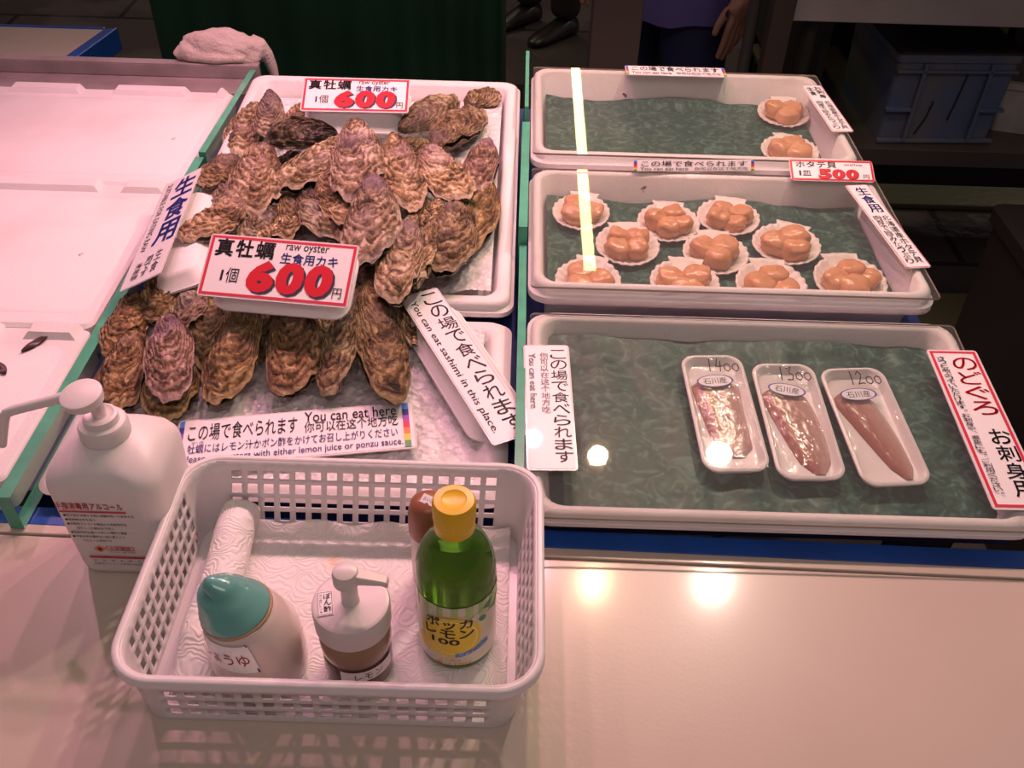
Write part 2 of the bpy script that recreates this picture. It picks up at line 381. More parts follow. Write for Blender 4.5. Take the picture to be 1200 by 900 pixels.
def build_oyster_boxes():
    TB = Matrix.Translation((0, .962, .002)) @ Matrix.Rotation(R(3.3), 4, 'X')
    foam_box('foam_box', -.466, -.001, 0, .614, .045, .036, 'rear white foam box heaped with oysters on crushed ice', rim=.024, r=.02, taper=.022, wall=(.005, .009), T=TB)
    w = MB(); th = math.tan(R(3.3)); zz = lambda y: (y-.962)*th
    w.add([(x, y, z) for z0 in (0, 1) for x, y in ((-.42, 1.02), (-.05, 1.02), (-.05, 1.54), (-.42, 1.54)) for z in (zz(y)*z0,)], [(0, 3, 2, 1), (4, 5, 6, 7), (0, 1, 5, 4), (1, 2, 6, 5), (2, 3, 7, 6), (3, 0, 4, 7)])
    q = w.build('wedge_board', M['navy'], smooth=False); q.data.transform(Matrix.Translation((.235, -1.28, 0))); q.location = (-.235, 1.28, .0002)
    tag(q, 'dark blue wedge sloping the rear oyster box toward the counter', 'board')
    foam_box('foam_box', -.490, -.002, .645, .957, .030, .020, 'front white foam box of ice with the lowest row of oysters', rim=.026, r=.02, flange=False)
    im = ice_mat()
    def ice(x0, x1, y0, y1, zf, label, nx, ny):
        b = MB()
        def fn(u, v):
            x = x0+(x1-x0)*u; y = y0+(y1-y0)*v
            e = min(u, 1-u, v, 1-v)*8
            z = zf(x, y)+.0035*noise.fractal(Vector((x*60, y*60, 3)), 1, 2, 4)*min(1, e)+.0022*abs(noise.noise(Vector((x*190, y*190, 1))))
            return (x, y, max(z, .0105 if y1 < 1 else .0145+(y-.962)*math.tan(R(3.3))))
        b.grid(nx, ny, fn); o = b.build('crushed_ice', im, angle=60)
        o.data.transform(Matrix.Translation((-(x0+x1)/2, -(y0+y1)/2, -.018))); o.location = ((x0+x1)/2, (y0+y1)/2, .018)
        tag(o, label, 'ice', kind='stuff')
    def zr(x, y):
        m = .040*math.exp(-(((x+.23)/.13)**2+((y-1.16)/.20)**2))
        right = .032*max(0, min(1, (x+.13)/.07))*max(0, min(1, (1.56-y)/.10))
        return .018+(y-.962)*.0577+m*.75+right*.78
    ice(-.436, -.031, .993, 1.540, zr, 'bed of crushed ice filling the rear oyster box', 150, 190)
    ice(-.458, -.036, .672, .926, lambda x, y: .0165+.003*math.sin(x*9)+.022*max(0, min(1, (y-.80)/.13)), 'bed of crushed ice in the front oyster box', 150, 90)

def build_glass():
    def pane(pts, th, h, label):
        """upright glass pane from a to b; face material 0, sawn green edges material 1"""
        (ax, ay), (bx, by) = pts
        d = Vector((bx-ax, by-ay, 0)); L = d.length; d.normalize()
        b = MB(); b.box(0, L, -th/2, th/2, .0035, h)
        b.m = [1, 1, 0, 1, 0, 1]
        mw = Matrix.Translation((ax, ay, 0)) @ Matrix.Rotation(math.atan2(d.y, d.x), 4, 'Z')
        o = b.build('glass_divider', [M['glass_face'], M['glass_edge']], smooth=False, mw=mw)
        tag(o, label, 'glass divider', 'upright green glass dividers between the boxes')
    a = P(3, 583, .050); j = P(234, 184, .050); j2 = P(236, 181, .056); e = P(301, 73, .060)
    pane(((a.x, a.y), (j.x, j.y)), .014, .050, 'nearer green-edged glass pane left of the oyster boxes')
    pane(((j2.x, j2.y+.004), (e.x, e.y)), .011, .058, 'farther green-edged glass pane left of the rear oyster box')
    pane(((.0100, .645), (.0095, 1.08)), .010, .062, 'nearer green-edged glass pane between the oysters and the fish tray')
    pane(((.0085, 1.084), (.010, 1.40)), .012, .088, 'green-edged glass pane beside the tray of ten scallops')
    pane(((.010, 1.404), (.010, 1.63)), .006, .112, 'farthest thin green-edged glass pane left of the back scallop tray')

BEDS = [Bed((.0165, .6234, .002), 5.5, .520, .3115, .036, .0125), Bed((.0165, .950, 0), 0, .510, .312, .084, .0400), Bed((.0175, 1.268, 0), 0, .494, .327, .100, .0500)]
def green_mat():
    m = mat('green_film', (.06, .17, .13), .42, bump=.25, bscale=24, spec=.3)
    nt = m.node_tree; b = nt.nodes['Principled BSDF']; tc = nt.nodes.new('ShaderNodeTexCoord')
    n0 = nt.nodes.new('ShaderNodeTexNoise'); n0.inputs['Scale'].default_value = 42; n0.inputs['Detail'].default_value = 5; n0.inputs['Distortion'].default_value = 2.2
    r = nt.nodes.new('ShaderNodeValToRGB'); e = r.color_ramp.elements
    e[0].position = .34; e[0].color = (.010, .050, .036, 1); e[1].position = .66; e[1].color = (.075, .175, .14, 1)
    x = e.new(.52); x.color = (.022, .085, .064, 1)
    nt.links.new(tc.outputs['Object'], n0.inputs['Vector']); nt.links.new(n0.outputs['Fac'], r.inputs['Fac']); nt.links.new(r.outputs['Color'], b.inputs['Base Color'])
    return m

def build_trays():
    labs = ['large front white foam tray holding three packs of fish fillet', 'middle white foam tray holding ten scallops on green film', 'back white foam tray holding two scallops at its right end']
    labs_l = ['clear acrylic lid over the three fish packs', 'clear acrylic lid over the tray of ten scallops', 'clear acrylic lid over the back tray of two scallops']
    labs_s = ['dark green patterned film lining the front fish tray', 'dark green patterned film under the ten scallops', 'dark green patterned film lining the back scallop tray']
    gm = green_mat()
    for k, B in enumerate(BEDS):
        x0, x1, y0, y1, z, T = 0, B.W, 0, B.D, B.z, B.T
        foam_box('foam_tray', x0, x1, y0, y1, z, z-.010, labs[k], 'foam tray', rim=.018, group='white foam trays on the right', r=.026, wall=(.005, .009), T=T)
        b = MB(); a, c, d, e = x0+.0265, x1-.0265, y0+.0265, y1-.0265
        zs = B.sheet
        def fn(u, v, k=k):
            x = a+(c-a)*u; y = d+(e-d)*v
            w = .0016*noise.fractal(Vector((x*16, y*16, k*7)), 1, 2, 4)+.0010*math.sin(x*85+3*noise.noise(Vector((x*9, y*9, k))))
            up = .012*max(0, 1-(e-y)/.030)*(.6+.4*math.sin(x*23+k))
            return (x, y, zs+w+up*(1 if k else .5))
        b.grid(110, 80, fn); o = b.build('green_sheet', gm, angle=80)
        cx = Vector(((a+c)/2, (d+e)/2, zs)); o.data.transform(Matrix.Translation(-cx)); o.matrix_world = T @ Matrix.Translation(cx)
        tag(o, labs_s[k], 'film sheet')
        # lid: clear plate
        b = MB(); t = .0028; i = .003
        b.loft([rr(x0+i, x1-i, y0-.002, y1-.012, z+.0004, .006, 3), rr(x0+i, x1-i, y0-.002, y1-.012, z+.0004+t, .006, 3)])
        b.m = [1]*len(b.f); b.m[-1] = 0; b.m[-2] = 0
        o = b.build('acrylic_lid', [M['acrylic'], M['acrylic_edge']], smooth=False)
        cx = Vector(((x0+x1)/2, (y0+y1)/2, z)); o.data.transform(Matrix.Translation(-cx)); o.matrix_world = T @ Matrix.Translation(cx)
        tag(o, labs_l[k], 'lid', 'clear acrylic lids on the right-hand trays')
    # wedge that slopes the front tray
    b = MB(); th = math.tan(R(5.5)); zz = lambda y: (y-.6234)*th
    b.add([(.06, .68, 0), (.50, .68, 0), (.50, .915, 0), (.06, .915, 0), (.06, .68, zz(.68)), (.50, .68, zz(.68)), (.50, .915, zz(.915)), (.06, .915, zz(.915))], [(0, 3, 2, 1), (4, 5, 6, 7), (0, 1, 5, 4), (1, 2, 6, 5), (2, 3, 7, 6), (3, 0, 4, 7)])
    o = b.build('wedge_board', M['navy'], smooth=False); o.data.transform(Matrix.Translation((-.28, -.8, 0))); o.location = (.28, .8, 0.0002)
    tag(o, 'dark blue wedge sloping the front fish tray toward the counter', 'board')
# ------------------------------------------------------------------ oysters
def oyster_mat():
    m = bpy.data.materials.new('oyster_shell'); m.use_nodes = True; nt = m.node_tree; b = nt.nodes['Principled BSDF']; N = nt.nodes.new; K = nt.links.new
    b.inputs['Roughness'].default_value = .30; b.inputs['Specular IOR Level'].default_value = .6
    uv = N('ShaderNodeUVMap'); uv.uv_map = 'growth'; sep = N('ShaderNodeSeparateXYZ'); K(uv.outputs[0], sep.inputs[0])
    tc = N('ShaderNodeTexCoord'); oi = N('ShaderNodeObjectInfo')
    rnd = N('ShaderNodeVectorMath'); rnd.operation = 'ADD'; K(tc.outputs['Object'], rnd.inputs[0])
    cmb = N('ShaderNodeCombineXYZ'); ml = N('ShaderNodeMath'); ml.operation = 'MULTIPLY'; ml.inputs[1].default_value = 37; K(oi.outputs['Random'], ml.inputs[0])
    K(ml.outputs[0], cmb.inputs[0]); K(ml.outputs[0], cmb.inputs[2]); K(cmb.outputs[0], rnd.inputs[1])
    n1 = N('ShaderNodeTexNoise'); n1.inputs['Scale'].default_value = 34; n1.inputs['Detail'].default_value = 7; n1.inputs['Roughness'].default_value = .62; n1.inputs['Distortion'].default_value = .8; K(rnd.outputs[0], n1.inputs['Vector'])
    n2 = N('ShaderNodeTexNoise'); n2.inputs['Scale'].default_value = 150; n2.inputs['Detail'].default_value = 6; K(rnd.outputs[0], n2.inputs['Vector'])
    # growth bands: s distorted by the noise
    a1 = N('ShaderNodeMath'); a1.operation = 'MULTIPLY_ADD'; a1.inputs[1].default_value = .30; K(n1.outputs['Fac'], a1.inputs[0]); K(sep.outputs['Y'], a1.inputs[2])
    a2 = N('ShaderNodeMath'); a2.operation = 'MULTIPLY'; a2.inputs[1].default_value = 74; K(a1.outputs[0], a2.inputs[0])
    sn = N('ShaderNodeMath'); sn.operation = 'SINE'; K(a2.outputs[0], sn.inputs[0])
    band = N('ShaderNodeMapRange'); band.inputs['From Min'].default_value = -1; band.inputs['From Max'].default_value = 1; K(sn.outputs[0], band.inputs['Value'])
    base = N('ShaderNodeValToRGB'); e = base.color_ramp.elements
    e[0].position = .30; e[0].color = (.030, .016, .009, 1); e[1].position = .73; e[1].color = (.72, .61, .47, 1)
    for p, c in ((.41, (.105, .060, .028, 1)), (.51, (.255, .165, .085, 1)), (.62, (.43, .315, .195, 1))):
        x = e.new(p); x.color = c
    mixf = N('ShaderNodeMath'); mixf.operation = 'MULTIPLY_ADD'; mixf.inputs[1].default_value = .18; K(band.outputs[0], mixf.inputs[0])
    sub = N('ShaderNodeMath'); sub.operation = 'SUBTRACT'; sub.inputs[1].default_value = .08; K(n1.outputs['Fac'], sub.inputs[0]); K(sub.outputs[0], mixf.inputs[2])
    mf2 = N('ShaderNodeMath'); mf2.operation = 'MULTIPLY_ADD'; mf2.inputs[1].default_value = .55; K(n2.outputs['Fac'], mf2.inputs[0])
    s3 = N('ShaderNodeMath'); s3.operation = 'SUBTRACT'; s3.inputs[1].default_value = .27; K(mixf.outputs[0], s3.inputs[0]); K(s3.outputs[0], mf2.inputs[2])
    K(mf2.outputs[0], base.inputs['Fac'])
    # purple grey umbo patches
    n3 = N('ShaderNodeTexNoise'); n3.inputs['Scale'].default_value = 17; n3.inputs['Detail'].default_value = 5; K(rnd.outputs[0], n3.inputs['Vector'])
    pm = N('ShaderNodeMapRange'); pm.inputs['From Min'].default_value = .46; pm.inputs['From Max'].default_value = .58; pm.inputs['To Max'].default_value = .75; K(n3.outputs['Fac'], pm.inputs['Value'])
    um = N('ShaderNodeMapRange'); um.inputs['From Min'].default_value = .85; um.inputs['From Max'].default_value = .25; K(sep.outputs['Y'], um.inputs['Value'])
    pf = N('ShaderNodeMath'); pf.operation = 'MULTIPLY'; K(pm.outputs[0], pf.inputs[0]); K(um.outputs[0], pf.inputs[1])
    mx = N('ShaderNodeMix'); mx.data_type = 'RGBA'; mx.inputs[7].default_value = (.27, .19, .23, 1); K(pf.outputs[0], mx.inputs[0]); K(base.outputs['Color'], mx.inputs[6])
    # pale lip
    lp = N('ShaderNodeMapRange'); lp.inputs['From Min'].default_value = .94; lp.inputs['From Max'].default_value = 1.0; lp.inputs['To Max'].default_value = .7; K(sep.outputs['Y'], lp.inputs['Value'])
    mx2 = N('ShaderNodeMix'); mx2.data_type = 'RGBA'; mx2.inputs[7].default_value = (.66, .56, .44, 1); K(lp.outputs[0], mx2.inputs[0]); K(mx.outputs[2], mx2.inputs[6])
    mt = N('ShaderNodeMix'); mt.data_type = 'RGBA'; mt.blend_type = 'MULTIPLY'; mt.inputs[0].default_value = 1; K(mx2.outputs[2], mt.inputs[6]); K(oi.outputs['Color'], mt.inputs[7])
    K(mt.outputs[2], b.inputs['Base Color'])
    # fine lamellae
    hb = N('ShaderNodeMath'); hb.operation = 'ADD'; K(band.outputs[0], hb.inputs[0]); K(n2.outputs['Fac'], hb.inputs[1])
    n4 = N('ShaderNodeTexNoise'); n4.inputs['Scale'].default_value = 75; n4.inputs['Detail'].default_value = 8; n4.inputs['Roughness'].default_value = .7; n4.inputs['Distortion'].default_value = 1.5; K(rnd.outputs[0], n4.inputs['Vector'])
    h2 = N('ShaderNodeMath'); h2.operation = 'MULTIPLY_ADD'; h2.inputs[1].default_value = 2.2; K(n4.outputs['Fac'], h2.inputs[0]); K(hb.outputs[0], h2.inputs[2])
    bp = N('ShaderNodeBump'); bp.inputs['Strength'].default_value = .75; bp.inputs['Distance'].default_value = .0028; K(h2.outputs[0], bp.inputs['Height']); K(bp.outputs['Normal'], b.inputs['Normal'])
    return m

def valve(L, W, H, seed, upper, bend, narrow, nth=84, ns=36, nlam=6, lam=.0022):
    rn = random.Random(seed); off = Vector((rn.uniform(0, 90), rn.uniform(0, 90), rn.uniform(0, 90)))
    vs = []; uvs = []
    def outline(a):
        t = -math.cos(a); q = (t+1)/2
        w = (narrow+(1-narrow)*min(1, q*1.5)**.8)
        x = L/2*t; y = W/2*math.sin(a)*w
        d = noise.fractal(Vector((math.cos(a)*1.3, math.sin(a)*1.3, 0))+off, 1, 2, 3)
        f = 1+.17*d
        y = y*f+bend*(t*t-.4)*L; x *= 1+.04*d
        return x, y
    hx, hy = outline(0)
    outs = [outline(2*PI*i/nth) for i in range(nth)]
    hw = lambda t: W/2*math.sqrt(max(0, 1-t*t))*(narrow+(1-narrow)*min(1, (t+1)/2*1.5)**.8)
    sgn = 1 if upper else -1
    for j in range(ns+1):
        s = .03+.97*(j/ns)
        for i in range(nth):
            a = 2*PI*i/nth; ox, oy = outs[i]
            x = hx+s*(ox-hx); y = hy+s*(oy-hy)
            t = max(-1, min(1, x/(L/2))); yc = bend*(t*t-.4)*L
            h = hw(t)+1e-6
            e = max(0, 1-((y-yc)/h)**2)*max(0, 1-max(0, t)**4)*min(1, (t+1.02)*2.2)
            nz = noise.fractal(Vector((x*42, y*42, 0))+off, .7, 2.2, 6)
            big = noise.noise(Vector((x*17, y*17, 5))+off)
            rib = math.sin(math.atan2(y-hy, x-hx+L*.12)*9+3*noise.noise(Vector((x*12, y*12, 8))+off))
            wob = noise.noise(Vector((math.cos(a)*1.6, math.sin(a)*1.6, 4))+off)
            ph = (s**1.15)*nlam+wob*.7+.38*nz
            fr = ph-math.floor(ph); ly = noise.noise(Vector((math.cos(a)*2.0, math.sin(a)*2.0, math.floor(ph)*3.3))+off)
            lamz = lam*(fr**2-.3)*min(1, s*2.5)*max(.05, .55+1.3*ly)*2
            fr2 = s*nlam*2.7+wob*1.6+.7*nz; fr2 -= math.floor(fr2)
            edge = 1-s**6
            z = sgn*(H*e**.55*(1-.30*s*s)*(1+.35*big)+(lamz+lam*.35*fr2+.0062*nz*min(1, e*2)+.0009*rib*s)*edge)
            rad = 1+(.030*(fr**2)*max(0, ly+.3)*edge+.022*noise.noise(Vector((x*70, y*70, j*.2))+off)*s)
            x2 = hx+(x-hx)*rad; y2 = yc+(y-yc)*rad
            ruf = .0085*s**4*noise.fractal(Vector((math.cos(a)*3.2, math.sin(a)*3.2, 9))+off, 1, 2, 3)
            vs.append((x2, y2, z+ruf+sgn*.0006)); uvs.append((i/nth, s))
    fs = []
    for j in range(ns):
        for i in range(nth):
            k = (i+1) % nth; q = (j*nth+i, j*nth+k, (j+1)*nth+k, (j+1)*nth+i)
            fs.append(q if upper else q[::-1])
    fs.append(tuple(range(nth-1, -1, -1)) if upper else tuple(range(nth)))
    return vs, fs, uvs

def add_valve(name, data, m, parent, tone):
    vs, fs, uvs = data
    me = bpy.data.meshes.new(name); me.from_pydata(vs, [], fs); me.materials.append(m)
    ul = me.uv_layers.new(name='growth')
    ul.data.foreach_set('uv', [c for l in me.loops for c in uvs[l.vertex_index]])
    me.polygons.foreach_set('use_smooth', [True]*len(me.polygons)); me.update()
    o = bpy.data.objects.new(name, me); C.objects.link(o); o.parent = parent; o.color = (*tone, 1)
    return o

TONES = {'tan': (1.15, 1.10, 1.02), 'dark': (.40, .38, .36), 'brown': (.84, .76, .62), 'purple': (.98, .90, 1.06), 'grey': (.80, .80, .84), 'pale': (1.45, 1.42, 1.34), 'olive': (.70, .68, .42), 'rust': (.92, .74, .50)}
# hinge px, hinge z, lip px, lip z, width px, roll, tone, label
OY = [
 # back of the rear box
 ((319, 108), .120, (313, 160), .085, 34, 0, 'grey', 'upright grey oyster, hinge up, at the back left of the heap'),
 ((300, 124), .070, (278, 182), .060, 46, 0, 'tan', 'tan oyster against the back left box wall, behind the upright grey one'),
 ((362, 122), .068, (340, 150), .078, 36, 0, 'pale', 'pale oyster half hidden by the left edge of the rear price card'),
 ((393, 153), .112, (312, 160), .112, 38, -58, 'dark', 'oyster on its edge showing a dark underside, below the rear price card'),
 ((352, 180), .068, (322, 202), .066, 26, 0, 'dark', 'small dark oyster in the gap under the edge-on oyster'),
 ((308, 172), .098, (296, 250), .092, 62, 0, 'tan', 'large frilly tan oyster on the left flank of the rear heap'),
 ((276, 184), .080, (236, 218), .075, 38, 0, 'brown', 'small brown oyster at the left rim, above the blue-lettered card'),
 ((282, 215), .078, (254, 250), .078, 40, 0, 'grey', 'small greyish oyster between the left rim and the large frilly one'),
 ((284, 238), .098, (216, 283), .094, 50, 0, 'tan', 'rounded tan oyster just above the top left corner of the front price card'),
 ((268, 272), .068, (212, 302), .070, 46, 0, 'pale', 'layered pale oyster directly under the rounded tan one'),
 ((322, 246), .080, (282, 284), .085, 32, 0, 'grey', 'narrow grey ribbed oyster above the front price card'),
 ((352, 258), .070, (306, 282), .085, 30, 0, 'pale', 'pale oyster peeping over the top edge of the front price card'),
 ((414, 164), .105, (328, 222), .097, 58, 0, 'tan', 'wide tan oyster slanting left from below the rear price card'),
 ((420, 144), .122, (414, 234), .112, 60, 0, 'purple', 'tall purplish oyster at the top centre, hinge near the rear card'),
 ((378, 208), .092, (412, 264), .098, 46, 0, 'tan', 'smooth tan oyster left of the big purple one at the centre'),
 ((356, 218), .082, (394, 280), .088, 46, 0, 'grey', 'grey-brown oyster under the smooth tan one at the centre left'),
 ((344, 226), .075, (334, 282), .078, 36, 0, 'brown', 'reddish brown oyster in the hollow left of centre'),
 ((440, 208), .128, (430, 306), .116, 64, 0, 'purple', 'big purple-topped oyster at the centre of the heap'),
 ((459, 160), .110, (484, 244), .105, 54, 0, 'tan', 'oval tan oyster right of the tall purplish one'),
 ((496, 176), .108, (544, 234), .100, 56, 0, 'pale', 'round pinkish oyster with pale lip at the upper right'),
 ((572, 166), .078, (556, 222), .082, 42, 0, 'purple', 'purple-grey oyster at the right edge of the rear heap'),
 ((566, 198), .070, (552, 292), .072, 48, 0, 'rust', 'long rusty oyster down the right edge of the rear heap'),
 ((540, 236), .085, (518, 320), .078, 60, 0, 'brown', 'broad dark tan oyster resting on ice at the lower right'),
 ((520, 236), .092, (478, 270), .090, 32, 0, 'pale', 'small pale oyster between the round pinkish one and the centre'),
 ((484, 256), .108, (458, 352), .098, 52, 0, 'tan', 'long knobbly oyster right of the front price card'),
 ((506, 262), .092, (486, 336), .088, 34, 30, 'tan', 'slim oyster along the right side of the long knobbly one'),
 ((470, 150), .092, (534, 116), .092, 40, 28, 'brown', 'oyster with pale ruffled lip right beside the rear price card'),
 ((508, 172), .090, (560, 130), .090, 54, 0, 'brown', 'large oyster leaning to the upper right behind the round pinkish one'),
 ((546, 122), .072, (584, 110), .074, 40, 0, 'brown', 'knobbly oyster farthest back on the right'),
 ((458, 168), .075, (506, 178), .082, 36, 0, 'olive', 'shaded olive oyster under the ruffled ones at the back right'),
 # front box, lower rows
 ((200, 316), 0.062, (176, 378), 0.052, 50, 0, 'rust', 'rusty oyster beneath the lower end of the blue-lettered card'),
 ((238, 334), 0.064, (204, 388), 0.054, 40, 0, 'tan', 'small tan oyster below the left end of the front price card'),
 ((162, 346), 0.057, (132, 420), 0.044, 50, 0, 'rust', 'brown oyster at the far left rim of the front box'),
 ((162, 388), 0.058, (124, 490), 0.038, 54, 0, 'rust', 'lowest left oyster, beside the pump bottle'),
 ((200, 372), 0.074, (196, 468), 0.060, 60, 0, 'purple', 'oyster with shiny purple crown in the front row on the left'),
 ((216, 404), 0.047, (192, 492), 0.036, 60, 0, 'rust', 'reddish oyster under the shiny purple-crowned one'),
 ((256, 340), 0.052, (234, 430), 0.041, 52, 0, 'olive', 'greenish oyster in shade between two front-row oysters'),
 ((294, 356), 0.072, (252, 474), 0.042, 58, 0, 'rust', 'long upright-ridged oyster in the front row, left of the gap'),
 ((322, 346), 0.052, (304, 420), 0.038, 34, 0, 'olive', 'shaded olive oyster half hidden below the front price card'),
 ((345, 354), 0.068, (340, 462), 0.040, 64, 0, 'rust', 'single tan oyster below the middle of the front price card'),
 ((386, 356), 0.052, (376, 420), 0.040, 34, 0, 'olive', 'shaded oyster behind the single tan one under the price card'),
 ((424, 340), 0.076, (382, 462), 0.042, 52, 30, 'brown', 'greyish oyster leaning left under the right corner of the price card'),
 ((432, 332), 0.086, (462, 468), 0.044, 62, -12, 'olive', 'tallest front oyster with a long pale edge, rightmost in front'),
 ((484, 334), 0.058, (484, 404), 0.046, 28, 0, 'tan', 'reddish layered oyster beside the leaning white notice'),
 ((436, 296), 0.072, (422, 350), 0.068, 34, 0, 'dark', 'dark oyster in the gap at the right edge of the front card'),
]
def build_oysters():
    m = oyster_mat()
    for k, (h, zh, l, zl, wpx, roll, tone, label) in enumerate(OY):
        rn = random.Random(100+k)
        a = P(*h, zh); b = P(*l, zl); mid = (a+b)/2; ax = (b-a); L = ax.length; ax.normalize()
        W = 1.10*wpx*depth(mid)/FOC; W = min(W, L*.9); L *= 1.05
        up = Vector((0, 0, 1)); y = up.cross(ax).normalized(); z = ax.cross(y)
        mw = Matrix(((ax.x, y.x, z.x, mid.x), (ax.y, y.y, z.y, mid.y), (ax.z, y.z, z.z, mid.z), (0, 0, 0, 1))) @ Matrix.Rotation(R(roll), 4, 'X')
        o = empty('oyster', mw=mw)
        bend = rn.uniform(-.05, .05); nar = rn.uniform(.5, .72); Hu = W*rn.uniform(.17, .24); Hl = W*rn.uniform(.22, .30)
        nl = rn.choice((4, 5, 6, 7)); lam = .0024+.010*W*rn.uniform(.5, 1.4)
        t = tuple(c*rn.uniform(.93, 1.07) for c in TONES[tone])
        add_valve('upper_shell', valve(L, W, Hu, 10+k, True, bend, nar, nlam=nl, lam=lam), m, o, t)
        add_valve('lower_shell', valve(L, W, Hl, 10+k, False, bend, nar, nth=84, ns=18, nlam=nl, lam=lam), m, o, tuple(c*.92 for c in t))
        tag(o, label, 'oyster', 'oysters heaped in the foam boxes')

# ------------------------------------------------------------------ scallops
def build_scallops():
    sm = mat('scallop_shell', (.80, .73, .69), .4, bump=.1, bscale=120)
    mm = mat('scallop_flesh', (.62, .28, .13), .24, bump=.22, bscale=130, vscale=30, sss=.12, col2=(.70, .36, .19))
    cnt = []
    top = [(1, 681, 249, 66, 8, 3, 'scallop at the far left of the middle tray, under the light streak'),
           (1, 735, 288, 74, -3, 4, 'scallop second from the left in the middle row, nearest the light streak'),
           (1, 783, 262, 72, 5, 4, 'scallop left of the largest one at the back of the middle tray'),
           (1, 853, 256, 72, 12, 4, 'largest scallop at the back centre of the middle tray'),
           (1, 838, 298, 76, 2, 3, 'scallop right in front of the largest one'),
           (1, 921, 288, 78, 22, 3, 'lone scallop toward the right of the middle tray'),
           (1, 689, 329, 76, 10, 3, 'front scallop at the left end of the middle tray, cut by the rim'),
           (1, 802, 332, 80, 8, 3, 'front scallop second from the left, cut by the rim'),
           (1, 903, 335, 82, 3, 3, 'front scallop third from the left, cut by the rim'),
           (1, 995, 330, 84, -4, 4, 'front scallop at the right end of the middle tray'),
           (2, 918, 133, 60, 8, 3, 'scallop at the back of the far tray'),
           (2, 925, 178, 66, 6, 3, 'scallop by the front rim of the far tray, above the five hundred card')]
    n = 132; rings = 11
    for k, (tr, px, py, wpx, rot, nm, label) in enumerate(top):
        rn = random.Random(500+k); z0 = BEDS[tr].sheet+.0015
        p = P(px, py, z0+.009); Rd = wpx*depth(p)/FOC/2
        o = empty('scallop', (p.x, p.y, z0), R(-rot))
        mw = Matrix.Translation((p.x, p.y, z0)) @ Matrix.Rotation(R(-rot), 4, 'Z') @ Matrix.Rotation(R(rn.uniform(4, 9)), 4, 'X')
        o.matrix_world = mw
        vs = []; dp = Rd*.28
        for j in range(rings+1):
            v = j/rings
            for i in range(n):
                a = 2*PI*i/n; c, s = math.cos(a), math.sin(a)
                r = Rd*(1+.011*math.cos(22*a)*(1 if s < .75 else 0))
                if s > .8 and abs(c/s) <= .50: r = Rd*1.17/s*(1-.05*abs(c/s))      # ears along the straight hinge
                z = dp*v**2.2*(1 if r < Rd*1.05 else .85)+.0011*v*math.cos(22*a)*(1 if s < .8 else .3)+.002*v*noise.noise(Vector((c*2, s*2, k)))
                vs.append((r*v*c, r*v*s, z+.001))
        fs = [(j*n+i, j*n+(i+1) % n, (j+1)*n+(i+1) % n, (j+1)*n+i) for j in range(rings) for i in range(n)]
        b = MB(); b.add(vs, fs); sh = b.build('shell', sm, o, angle=70)
        sd = sh.modifiers.new('thickness', 'SOLIDIFY'); sd.thickness = .0016; sd.offset = 1
        # chunks of flesh
        for q in range(nm):
            ph = 2*PI*q/nm+rn.uniform(-.2, .2)+k*.7; d = Rd*(.34 if nm == 3 else .40)
            cx, cy = d*math.cos(ph), d*.82*math.sin(ph)-Rd*.06; rr_ = Rd*rn.uniform(.44, .50)*(1 if nm == 3 else .88); hh = Rd*rn.uniform(.32, .46)
            b = MB(); nu, nv = 28, 16; pts = []; off = Vector((k*3.1, q*5.7, 1))
            for jj in range(nv+1):
                th = PI*jj/nv
                for ii in range(nu):
                    f = 2*PI*ii/nu
                    sx = math.copysign(abs(math.sin(th))**.62, math.sin(th)); cz = math.copysign(abs(math.cos(th))**.75, math.cos(th))
                    dirv = Vector((sx*math.cos(f), sx*math.sin(f), cz))
                    w = 1+.20*noise.noise(dirv*1.4+off)+.05*noise.noise(dirv*4+off)
                    pts.append((cx+rr_*w*dirv.x, cy+rr_*.9*w*dirv.y, dp*.28+hh*.62+hh*.74*w*dirv.z+.08*Rd*dirv.x*math.cos(ph)))
            b.loft([pts[jj*nu:(jj+1)*nu] for jj in range(nv+1)])
            b.build('flesh', mm, o, angle=180)
        tag(o, label, 'scallop', 'scallops on the half shell')

# ------------------------------------------------------------------ fish packs
def stroke_digits(s, w=.006, h=.011):
    D = {'1': [[(.45, 1), (.40, .5), (.30, 0)]],
         '4': [[(.45, 1), (.1, .35), (.9, .42)], [(.75, .8), (.55, 0)]],
         '3': [[(.1, .9), (.7, 1), (.35, .58), (.8, .4), (.6, .02), (.0, .05)]],
         '2': [[(.05, .75), (.4, 1), (.7, .75), (.35, .3), (.0, .02), (.5, .1), (.85, .05)]],
         '0': [[(.5, .6), (.12, .45), (.12, .15), (.5, .0), (.85, .2), (.8, .5), (.45, .6)]]}
    out = []
    for i, ch in enumerate(s):
        for st in D[ch]: out.append([((i+x)*w*1.05, y*h) for x, y in st])
    return out

